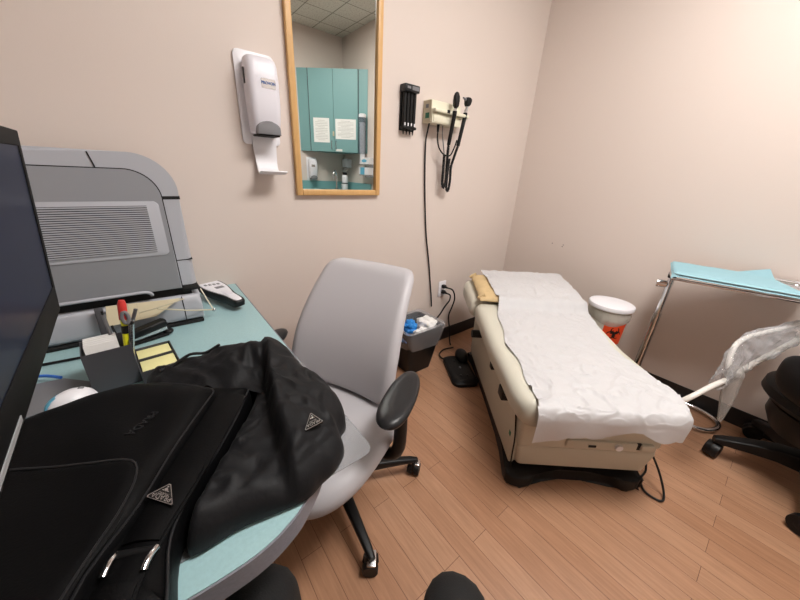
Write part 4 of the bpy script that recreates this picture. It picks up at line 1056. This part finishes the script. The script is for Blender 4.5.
FL_ = crv([(-0.268, 0.672), (-0.32, 0.58), (-0.40, 0.43), (-0.44, 0.29)])
FB_ = crv([(-0.146, 0.272), (-0.25, 0.272), (-0.44, 0.29)])
fxy = coons(FT_, FB_, FR_, FL_)
def flap(u, v):
    p = fxy(u, v)
    e = min(u/0.10, (1-u)/0.10, v/0.12, 1.0)
    z = 0.819 + 0.024*math.sqrt(max(0, 1-(1-max(0, e))**2)) + 0.005*noise.noise(Vector((p.x*11, p.y*9, 7))) + 0.003*noise.noise(Vector((p.x*25, p.y*6, 2)))
    return (p.x, p.y, z)
fl = obj('flap', MB().sheet(flap, 44, 52, 0.006), 'leather', t, angle=60)
def rim(P, r=0.0016): return MB().tube(P, r, 6, 3)
def up(p, h=0.001): return Vector(p) + Vector((0, 0, h))
obj('piping', rim([up(flap(u, 0.004)) for u in (0.98, 0.8, 0.6, 0.4, 0.2, 0.08)] + [up(flap(0.012, v)) for v in (0.02, 0.1, 0.25, 0.4, 0.6, 0.8, 0.97)]), 'blacks', fl)
PR = crv([(-0.082, 0.470), (-0.076, 0.440), (-0.100, 0.378), (-0.128, 0.335), (-0.150, 0.275)])
PT = crv([(-0.082, 0.470), (-0.100, 0.484), (-0.161, 0.518), (-0.225, 0.557), (-0.315, 0.585)])
PL = crv([(-0.315, 0.585), (-0.40, 0.42), (-0.432, 0.295)])
PB = crv([(-0.150, 0.275), (-0.25, 0.274), (-0.432, 0.295)])
pxy = coons(PT, PB, PR, PL)
def zflap(x, y): return 0.843 + 0.005*noise.noise(Vector((x*11, y*9, 7))) + 0.003*noise.noise(Vector((x*25, y*6, 2)))
def pocket(u, v):
    p = pxy(u, v); e = min(u/0.06, (1-u)/0.08, v/0.06, 1.0)
    return (p.x, p.y, zflap(p.x, p.y) + 0.0005 + 0.006*math.sqrt(max(0, 1-(1-max(0, e))**2)))
pk = obj('front_pocket', MB().sheet(pocket, 30, 34, 0.005), 'leather', t, angle=60)
obj('pocket_piping', rim([up(pocket(u, 0.01)) for u in (0.98, 0.8, 0.6, 0.4, 0.2, 0.08)] + [up(pocket(0.012, v)) for v in (0.04, 0.2, 0.4, 0.6, 0.8, 0.98)], 0.0014), 'blacks', pk)
lt = text_mb('PRADA', 0.017, Matrix.Identity(4), 0.0012)
ldir = Vector((-0.036, -0.040, 0)).normalized(); c0 = Vector((-0.073, 0.555, 0))
for v_ in lt.bm.verts:
    w = c0 + ldir*v_.co.x + Vector((-ldir.y, ldir.x, 0))*v_.co.y
    v_.co = Vector((w.x, w.y, zflap(w.x, w.y) + 0.0008 + v_.co.z))
obj('lettering', lt, 'blacks', fl, False, label='raised black lettering')
# wide strap along the side with the emblem, loop, buckle and stitching
SL = crv([(0.036, 0.580), (-0.020, 0.492), (-0.062, 0.424), (-0.090, 0.378), (-0.113, 0.338), (-0.130, 0.285)])
SR = crv([(0.082, 0.555), (0.025, 0.468), (-0.020, 0.402), (-0.053, 0.358), (-0.082, 0.312), (-0.096, 0.268)])
def sband(v0, v1, h, ins=0.0):
    def f(u, v):
        q = v0+(v1-v0)*v; a = SL(q); b = SR(q); p = a.lerp(b, ins+(1-2*ins)*u)
        return (p.x, p.y, 0.822 + h + 0.004*math.sin(PI*u) - 0.004*q)
    return f
st = obj('strap', MB().sheet(sband(0.0, 1.0, 0.0), 8, 40, 0.005), 'leather', t, angle=60)
obj('emblem_patch', MB().sheet(sband(0.46, 0.755, 0.004, 0.06), 8, 14, 0.005), 'leather', st, angle=60)
b3 = sband(0.885, 0.98, 0.006, 0.05)
bl = obj('strap_loop', MB().sheet(b3, 8, 10, 0.008), 'leather', st, angle=60)
obj('stitching', MB().tube([up(b3(q/8, 0.10), 0.0006) for q in range(9)], 0.0006, 6), 'midgrey', bl)
b4 = sband(0.775, 0.845, 0.004, 0.0)
for u in (0.02, 0.98):
    obj('buckle_bar', MB().tube([up(b4(u, 0.0), 0.002), up(b4(u, 0.5), 0.006), up(b4(u, 1.0), 0.004)], 0.0034, 10, 4), 'chrome', st, label='polished buckle side')
obj('buckle_roller', MB().tube([up(b4(0.02, 0.1), 0.002), up(b4(0.98, 0.1), 0.002)], 0.0045, 10), 'blackp', st)
obj('side_piping', MB().tube([(bc.x+(x-bc.x)*0.99, bc.y+(y-bc.y)*0.99, 0.806) for x, y in BO[0:7]], 0.002, 8, 5), 'blacks', bdy)

def emblem(parent, tri, zf, wide):
    """triangular metal plaque; tri = apex, wide end A, wide end B in plan; zf(x,y) height"""
    ap, a, b = [Vector(p) for p in tri]
    c = (ap+a+b)/3
    def ring(k, h): 
        out = []
        for p in (ap, a, b):
            for m, q in ((p, 0.12), (p, 0.0)):
                pass
        P = [ap, a, b]
        for i in range(3):
            p, pv, nx = P[i], P[i-1], P[(i+1) % 3]
            for w in (p.lerp(pv, 0.07), p.lerp(nx, 0.07)):
                s = c + (w-c)*k; out.append((s.x, s.y, zf(s.x, s.y)+h))
        return out
    pl = obj('emblem_plaque', MB().loft([ring(1.0, -0.0005), ring(1.0, 0.0018), ring(0.96, 0.0024)]), 'emblem', parent, False, label='black triangular emblem with silver rim')
    e = MB(); ro, ri = ring(0.97, 0.0022), ring(0.88, 0.0022); ro2, ri2 = ring(0.97, 0.0032), ring(0.88, 0.0032); n = len(ro)
    VV = [[e._v(p) for p in r] for r in (ro, ro2, ri2, ri)]
    for i in range(n):
        j = (i+1) % n
        for k in range(4): e.bm.faces.new((VV[k][i], VV[k][j], VV[(k+1) % 4][j], VV[(k+1) % 4][i]))
    obj('emblem_rim', e, 'silver', pl, False)
    xd = (b-a).normalized(); yd = ((a+b)/2-ap).normalized(); W = (b-a).length; H = ((a+b)/2-ap).length
    def put(s, size, fy, name):
        m = text_mb(s, size, Matrix.Identity(4), 0.0003, bold=size*0.005)
        o0 = ap + yd*H*fy
        for v in m.bm.verts:
            w = o0 + xd*v.co.x + yd*v.co.y
            v.co = Vector((w.x, w.y, zf(w.x, w.y)+0.0029+v.co.z))
        obj(name, m, 'silver', pl, False)
    put('PRADA', W*0.21, 0.78, 'lettering'); put('MILANO', W*0.095, 0.62, 'small_lettering')
    k = MB(); cc_ = ap + yd*H*0.40
    for (dx, dy, rx, ry) in ((0, 0, 0.06, 0.05), (-0.07, 0.03, 0.05, 0.018), (0.07, 0.03, 0.05, 0.018), (0, -0.09, 0.025, 0.03)):
        p = cc_ + xd*W*dx - yd*W*-dy
        k.loft([[(p.x+(xd*math.cos(q)*rx*W+yd*math.sin(q)*ry*W).x, p.y+(xd*math.cos(q)*rx*W+yd*math.sin(q)*ry*W).y, zf(p.x, p.y)+h) for q in [2*PI*i/12 for i in range(12)]] for h in (0.0024, 0.0034)])
    obj('crest', k, 'silver', pl, False)
def bandz(x, y): return 0.8325
emblem(st, [(-0.046, 0.413), (-0.047, 0.374), (-0.075, 0.410)], bandz, 0.03)

# ================================================================ BLACK NYLON JACKET
OUT = [(-0.075, 0.815), (0.0, 0.822), (0.052, 0.815), (0.120, 0.775), (0.172, 0.752), (0.212, 0.700), (0.222, 0.605), (0.240, 0.545), (0.248, 0.481), (0.236, 0.441), (0.211, 0.420), (0.204, 0.389), (0.174, 0.364), (0.142, 0.354), (0.105, 0.344), (0.02, 0.359), (-0.046, 0.362), (-0.020, 0.412), (0.022, 0.472), (0.068, 0.540), (0.104, 0.600), (0.085, 0.630), (0.02, 0.672), (-0.06, 0.716)]
OC = Vector((0.150, 0.560, 0))
oc = catmull([(a, b, 0) for a, b in OUT], 8, True)
def segd(p, a, b):
    ab = b-a; tt = max(0, min(1, (p-a).dot(ab)/ab.length_squared)); return (p-(a+ab*tt)).length, tt
RA, RB = Vector((0.166, 0.722, 0)), Vector((0.098, 0.345, 0))
RD = (RB-RA).normalized(); RN = Vector((-RD.y, RD.x, 0))            # RN points to the right side of the crease
def smooth(a, b, x):
    q = max(0.0, min(1.0, (x-a)/(b-a))); return q*q*(3-2*q)
def jz(x, y):
    p = Vector((x, y, 0)); sgn = (p-RA).dot(RN); tt = max(-0.2, min(1.1, (p-RA).dot(RD)/(RB-RA).length))
    wob = 0.010*noise.noise(Vector((tt*3.0, 0.4, 2)))
    sg = sgn + wob
    right = 0.102 - 0.24*max(0, sg) - 0.020*smooth(0.45, 1.0, tt) + 0.020*smooth(0.45, 0.0, tt)*math.exp(-(max(0, sg)/0.035)**2)
    left = 0.046 + 0.016*smooth(0.0, -0.14, sg) + 0.046*smooth(0.34, 0.02, tt)*smooth(-0.16, -0.02, sg) + 0.010*smooth(0.3, -0.05, tt)
    k = smooth(-0.016, 0.006, sg)
    h = left*(1-k) + right*k
    # stitched hem band low on the right
    if sg > -0.01:
        a = Vector((0.100, 0.375, 0)); b = Vector((0.235, 0.432, 0)); d2, t2 = segd(p, a, b)
        side = (b-a).cross(p-a).z
        h -= 0.010*math.exp(-(d2/0.005)**2)
        if side < 0: h -= 0.016*smooth(0.0, 0.012, d2)
    q = p + Vector((0.02*noise.noise(Vector((x*14, y*14, 1))), 0.02*noise.noise(Vector((x*14, y*14, 9))), 0))
    amp = 1.1 if sg < 0 else 0.55
    h += amp*0.006*(0.5-abs(noise.noise(Vector((q.x*22+q.y*10, q.y*9-q.x*4, 3))))*2.0)
    h += amp*0.007*(0.4-abs(noise.noise(Vector((q.x*26-q.y*16, q.y*20+q.x*10, 8))))*1.8)
    h += 0.003*noise.noise(Vector((q.x*55, q.y*40, 5)))
    return max(0.012, h)
def jpt(p, rho):
    e = math.sqrt(max(0.0, 1-rho**9))
    return (p.x, p.y, 0.7475 + jz(p.x, p.y)*e)
jb = MB(); NR = 44; NA = len(oc)
V = []
for i in range(1, NR+1):
    rho = 1-(1-i/NR)**1.35
    V.append([jb._v(jpt(OC.lerp(o, rho), rho)) for o in oc])
vb = [jb._v((OC.x+(o.x-OC.x)*0.985, OC.y+(o.y-OC.y)*0.985, 0.7432)) for o in oc]
vc = jb._v(jpt(OC, 0.0)); vd = jb._v((OC.x, OC.y, 0.7432))
for i in range(NA):
    j = (i+1) % NA
    jb.bm.faces.new((vc, V[0][i], V[0][j]))
    for k in range(NR-1): jb.bm.faces.new((V[k][i], V[k+1][i], V[k+1][j], V[k][j]))
    jb.bm.faces.new((V[-1][i], vb[i], vb[j], V[-1][j])); jb.bm.faces.new((vb[i], vd, vb[j]))
t = thing('jacket', 'black nylon jacket heaped on the desk right of the leather bag', 'jacket', (0.14, 0.54, 0.743))
jk = obj('cloth', jb, 'nylon', t, angle=80)
def jsurf(x, y): return 0.7485 + jz(x, y)
def jflat(x, y): return jsurf(0.158, 0.415) + (y-0.415)*0.25 + 0.001
emblem(jk, [(0.1610, 0.4330, 0), (0.1740, 0.4060, 0), (0.1370, 0.4040, 0)], jflat, 0.03)
zp = MB().tube([(x, y, 0.7475+jz(x, y)*0.97+0.001) for x, y in ((-0.045, 0.765), (-0.02, 0.775), (0.015, 0.778), (0.045, 0.774), (0.075, 0.762))], 0.0035, 8, 5)
obj('zipper', zp, 'blacks', jk, label='dark zipper')

# ================================================================ SEATED PERSON (legs)
def skin_body(name, verts, edges, radii, m, parent, root=0, sub=2):
    me = bpy.data.meshes.new(name); me.from_pydata(verts, edges, [])
    o = bpy.data.objects.new(name, me); COL.objects.link(o)
    md = o.modifiers.new('s', 'SKIN'); md.use_smooth_shade = True
    for i, r in enumerate(radii):
        me.skin_vertices[0].data[i].radius = (r, r)
    me.skin_vertices[0].data[root].use_root = True
    s2 = o.modifiers.new('d', 'SUBSURF'); s2.levels = sub; s2.render_levels = sub
    dg = bpy.context.evaluated_depsgraph_get()
    ev = bpy.data.meshes.new_from_object(o.evaluated_get(dg))
    bpy.data.objects.remove(o)
    mb = MB(); mb.bm.from_mesh(ev); bpy.data.meshes.remove(ev)
    return obj(name, mb, m, parent, True, angle=80)
t = thing('person', 'seated person in black trousers seen only by the knees at the bottom edge', 'person', (-0.02, 0.06, 0.0))
PV = [(-0.17, -0.17, 0.60), (-0.10, -0.20, 0.585), (0.08, -0.03, 0.545), (0.255, 0.125, 0.525), (0.316, 0.170, 0.500), (0.326, 0.175, 0.40), (0.325, 0.155, 0.20), (0.31, 0.13, 0.09),
      (-0.24, -0.13, 0.585), (-0.12, 0.12, 0.55), (-0.02, 0.31, 0.550), (0.030, 0.378, 0.530), (0.038, 0.385, 0.40), (0.03, 0.37, 0.20), (0.02, 0.35, 0.09),
      (-0.20, -0.20, 0.72), (-0.21, -0.21, 0.86)]
PE = [(0, 1), (1, 2), (2, 3), (3, 4), (4, 5), (5, 6), (6, 7), (0, 8), (8, 9), (9, 10), (10, 11), (11, 12), (12, 13), (13, 14), (0, 15), (15, 16)]
PRd = [0.12, 0.10, 0.088, 0.070, 0.062, 0.062, 0.054, 0.050, 0.10, 0.088, 0.070, 0.062, 0.062, 0.054, 0.050, 0.13, 0.13]
skin_body('trousers', PV, PE, PRd, 'trouser', t)
for (x, y) in ((0.31, 0.13), (0.02, 0.35)):
    FSh = zrot((x, y, 0), R(50))
    obj('shoe', MB(FSh).loft([[(xx, p[0], z+p[1]) for p in rrect(0, 0, hw, hh, 0.02, 4)] for xx, hw, z, hh in ((-0.075, .028, .04, .036), (-0.05, .036, .046, .044), (0.02, .040, .046, .044), (0.09, .046, .036, .034), (0.15, .044, .028, .026), (0.185, .026, .022, .020))]), 'shoe', t)

# ================================================================ CORNER SINK UNIT (seen in the mirror)
CX, CY = X1-0.002, Y0+0.002
def corner_poly(a, d): return [(CX, CY), (CX-a, CY), (CX-a, CY+d), (CX-d, CY+a), (CX, CY+a)]
t = thing('wall_cabinet', 'teal corner wall cabinet above the sink, seen in the mirror', 'wall cabinet', (CX-0.2, CY+0.2, 1.45))
obj('carcass', MB().prism([(CX, CY), (CX-0.635, CY), (CX, CY+0.610)], 1.455, 2.362), 'tealcab', t, False)
dA = Vector((CX-0.635, CY, 0)); dB = Vector((CX, CY+0.610, 0)); mid = (dA+dB)/2
wv = Vector((-1, 1, 0)).normalized(); uv = Vector((-1, -1, 0)).normalized()
uv2 = (dA-dB).normalized(); wv2 = Vector((uv2.y, -uv2.x, 0))
FDg = frame(mid, uv2, (0, 0, 1), wv2); DW = 0.620
for s in (-1, 1):
    dd_ = obj('door', MB(FDg).box((s*DW/4-0.012, 1.908, 0.010), (DW/2-0.004, 0.900, 0.018), 0.001), 'tealcab', t, False)
    obj('handle', MB(FDg).tube([(s*0.028-0.012, 1.49, 0.018), (s*0.028-0.012, 1.495, 0.045), (s*0.028-0.012, 1.575, 0.045), (s*0.028-0.012, 1.58, 0.018)], 0.004, 8, 3), 'silver', dd_)
def notice(label, u, z, w, h_, rz=0):
    t = thing('notice_sheet', label, 'notice', FDg @ Vector((u, z, 0.02)))
    obj('sheet', MB(FDg).box((u, z, 0.0202), (w, h_, 0.001)), 'paper', t, False)
    ln_ = MB(FDg)
    for k in range(13):
        ww = w*(0.78 if k % 4 else 0.45); ln_.box((u, z+h_*0.40-h_*0.80*k/12, 0.0209), (ww, 0.0026, 0.0004))
    obj('printed_lines', ln_, 'midgrey', t, False)
obj('door_gap', MB(FDg).box((DW/2-0.010, 1.908, 0.012), (0.004, 0.90, 0.016)).box((-DW/2-0.014, 1.908, 0.012), (0.004, 0.90, 0.016)), 'darkgrey', t, False)
notice('white printed notice on the left cabinet door in the mirror', 0.148, 1.70, 0.205, 0.275)
notice('white printed notice on the right cabinet door in the mirror', -0.165, 1.72, 0.262, 0.225)
o = obj('door_latch', MB(FDg).box((-0.008, 1.665, 0.024), (0.02, 0.055, 0.010), 0.002), 'creamdk'); tag(o, 'small tan child latch across the cabinet doors', 'latch')
o = obj('cabinet_sticker', MB(FDg).box((-0.075, 1.478, 0.0205), (0.085, 0.026, 0.001)), 'paper', None, False); tag(o, 'small white sticker at the bottom of the right cabinet door', 'sticker')
# base cabinet, counter with sink
t = thing('sink_cabinet', 'teal corner sink cabinet with counter and splash, seen in the mirror', 'sink cabinet', (CX-0.3, CY+0.3, 0))
obj('carcass', MB().prism(corner_poly(0.60, 0.40), 0.10, 0.945), 'tealcab', t, False)
obj('plinth', MB().prism(corner_poly(0.55, 0.35), 0.0015, 0.10), 'blackp', t, False)
ct = obj('counter', MB().prism(corner_poly(0.72, 0.475), 0.946, 0.985), 'counter', t, False)
sp1 = MB().box((CX-0.36, CY+0.009, 1.037), (0.72, 0.018, 0.104)); sp1.box((CX-0.009, CY+0.37, 1.037), (0.018, 0.70, 0.104))
obj('backsplash', sp1, 'counter', t, False)
lA = Vector((CX-0.60, CY+0.40, 0)); lB = Vector((CX-0.40, CY+0.60, 0)); FDl = frame((lA+lB)/2, uv, (0, 0, 1), wv)
for s in (-1, 1):
    dd_ = obj('door', MB(FDl).box((s*0.070, 0.52, 0.010), (0.136, 0.80, 0.018), 0.001), 'tealcab', t, False)
    obj('handle', MB(FDl).tube([(s*0.03, 0.78, 0.018), (s*0.03, 0.785, 0.04), (s*0.03, 0.86, 0.04), (s*0.03, 0.865, 0.018)], 0.004, 8, 3), 'silver', dd_)
FSk = frame((CX-0.375, CY+0.375, 0.985), uv, (uv.cross(Vector((0, 0, 1)))) * -1, (0, 0, 1))
sk = MB(FSk)
sk.loft([[(p[0], p[1], z) for p in rrect(0, 0, hw, hh, 0.04, 5)] for z, hw, hh in ((0.001, .21, .17), (0.006, .208, .168), (0.006, .185, .145), (0.001, .175, .135), (-0.035, .17, .13))], False)
sk.poly([(p[0], p[1], -0.034) for p in rrect(0, 0, .171, .131, 0.04, 5)])
so = obj('sink', sk, 'steel', ct)
t = thing('faucet', 'chrome gooseneck faucet at the corner sink, seen in the mirror', 'faucet', (CX-0.28, CY+0.28, 0.99))
fc = Vector((CX-0.275, CY+0.275, 0.985)); fw_ = Vector((-0.707, 0.707, 0))
obj('spout', MB().tube([fc, fc+Vector((0, 0, 0.17)), fc+fw_*0.02+Vector((0, 0, 0.22)), fc+fw_*0.07+Vector((0, 0, 0.245)), fc+fw_*0.12+Vector((0, 0, 0.22)), fc+fw_*0.14+Vector((0, 0, 0.15))], 0.010, 10, 6), 'chrome', t)
obj('base', MB().lathe([(0.026, 0.002), (0.026, 0.02), (0.014, 0.03)], tuple(fc)), 'chrome', t)
obj('lever', MB().tube([fc+Vector((0.05, 0.05, 0.0)), fc+Vector((0.05, 0.05, 0.06)), fc+Vector((0.02, 0.09, 0.075))], 0.007, 8, 4), 'chrome', t)
t = thing('soap_bottle', 'tall white bottle with dark cap behind the sink, seen in the mirror', 'bottle', (CX-0.13, CY+0.22, 0.986))
sbp = (CX-0.14, CY+0.26, 0.986)
obj('bottle', MB().lathe([(0.038, 0.001), (0.040, 0.01), (0.040, 0.17), (0.034, 0.19), (0.02, 0.2)], sbp), 'white', t)
obj('cap', MB().lathe([(0.030, 0.195), (0.030, 0.225), (0.01, 0.23)], sbp), 'blackp', t, label='dark cap')
obj('label_band', MB().lathe([(0.0408, 0.08), (0.0408, 0.095)], sbp, caps=False), 'darkprint', t)
FF = frame((0, Y0, 0), (-1, 0, 0), (0, 0, 1), (0, 1, 0))       # wall behind the viewer
dispenser(FF, 'white soap dispenser above the counter left of the faucet, seen in the mirror', -1.965, 0.975, 0.95, False)
t = thing('paper_towel_dispenser', 'small white wall dispenser under the cabinet right of the faucet, seen in the mirror', 'dispenser', (X1-0.05, -1.20, 1.22))
obj('housing', MB(FR).box((1.23, 1.335, 0.045), (0.13, 0.11, 0.085), 0.012), 'whitegrey', t)
obj('outlet_flap', MB(FR).box((1.23, 1.245, 0.070), (0.11, 0.065, 0.008), 0.002, rot=Matrix.Rotation(R(-40), 3, 'X')), 'white', t)
obj('slot', MB(FR).box((1.23, 1.282, 0.05), (0.10, 0.008, 0.06)), 'dark', t, False)
t = thing('cup_dispenser', 'clear tubular cup dispenser on the side of the teal cabinet, seen in the mirror', 'cup dispenser', (2.25, -0.80, 1.42))
cpz = tuple(FDg @ Vector((-0.385, 0.0, 0.047)))
obj('tube', MB().lathe([(0.042, 1.44), (0.042, 1.86)], cpz, caps=False), 'smoke', t)
obj('top_cap', MB().lathe([(0.046, 1.855), (0.046, 1.885), (0.03, 1.895)], cpz), 'white', t)
obj('cup', MB().lathe([(0.024, 1.37), (0.036, 1.455), (0.036, 1.457)], cpz), 'white', t)
obj('cup_stack', MB().lathe([(0.034, 1.46), (0.034, 1.80)], cpz), 'whitegrey', t)
t = thing('glove_box', 'white glove box on the right wall, seen in the mirror beside the cup dispenser', 'glove box', (X1-0.05, -0.66, 1.335))
obj('carton', MB(FR).box((0.70, 1.365, 0.048), (0.22, 0.075, 0.092), 0.002), 'white', t, False)
obj('opening', MB(FR).prism([(0.70+0.06*math.cos(a), 1.365+0.018*math.sin(a)) for a in [2*PI*i/24 for i in range(24)]], 0.0935, 0.0950), 'sky', t, False)
t = thing('tissue_box', 'white and blue carton below the glove box, seen in the mirror', 'carton', (X1-0.05, -0.66, 1.205))
obj('carton', MB(FR).box((0.71, 1.245, 0.048), (0.23, 0.085, 0.092), 0.002), 'white', t, False)
obj('blue_panel', MB(FR).box((0.74, 1.245, 0.0945), (0.10, 0.085, 0.002)), 'sky', t, False, label='light blue panel')
o = obj('box_rack', MB(FR).box((0.705, 1.196, 0.05), (0.24, 0.008, 0.095), 0.001).box((0.705, 1.322, 0.05), (0.24, 0.008, 0.095), 0.001).box((0.705, 1.27, 0.0015), (0.24, 0.20, 0.002)), 'silver'); tag(o, 'wire box rack on the right wall holding glove cartons', 'rack')

# ================================================================ WORLD, CAMERA, VIEW
w = bpy.data.worlds.new('room_world'); scene.world = w; w.use_nodes = True
w.node_tree.nodes['Background'].inputs['Color'].default_value = (0.8, 0.85, 0.9, 1)
w.node_tree.nodes['Background'].inputs['Strength'].default_value = 0.05

yaw, dep, roll, fpx = 0.8825, 0.3882, -0.0529, 309.31
fw = Vector((math.cos(yaw)*math.cos(dep), math.sin(yaw)*math.cos(dep), -math.sin(dep)))
rt = Vector((math.sin(yaw), -math.cos(yaw), 0)); dn = fw.cross(rt)
c_, s_ = math.cos(roll), math.sin(roll)
r2 = rt*c_ + dn*s_; d2 = rt*(-s_) + dn*c_
cam = bpy.data.cameras.new('camera'); co = bpy.data.objects.new('camera', cam); COL.objects.link(co)
cam.sensor_fit = 'HORIZONTAL'; cam.sensor_width = 36.0; cam.lens = fpx/800*36.0; cam.clip_start = 0.01; cam.clip_end = 50
co.matrix_world = frame((0, 0, 1.24), r2, -d2, -fw)
scene.camera = co
scene.view_settings.view_transform = 'Standard'; scene.view_settings.look = 'None'; scene.view_settings.gamma = 1.0; scene.view_settings.use_curve_mapping = False
scene.view_settings.exposure = 0.0
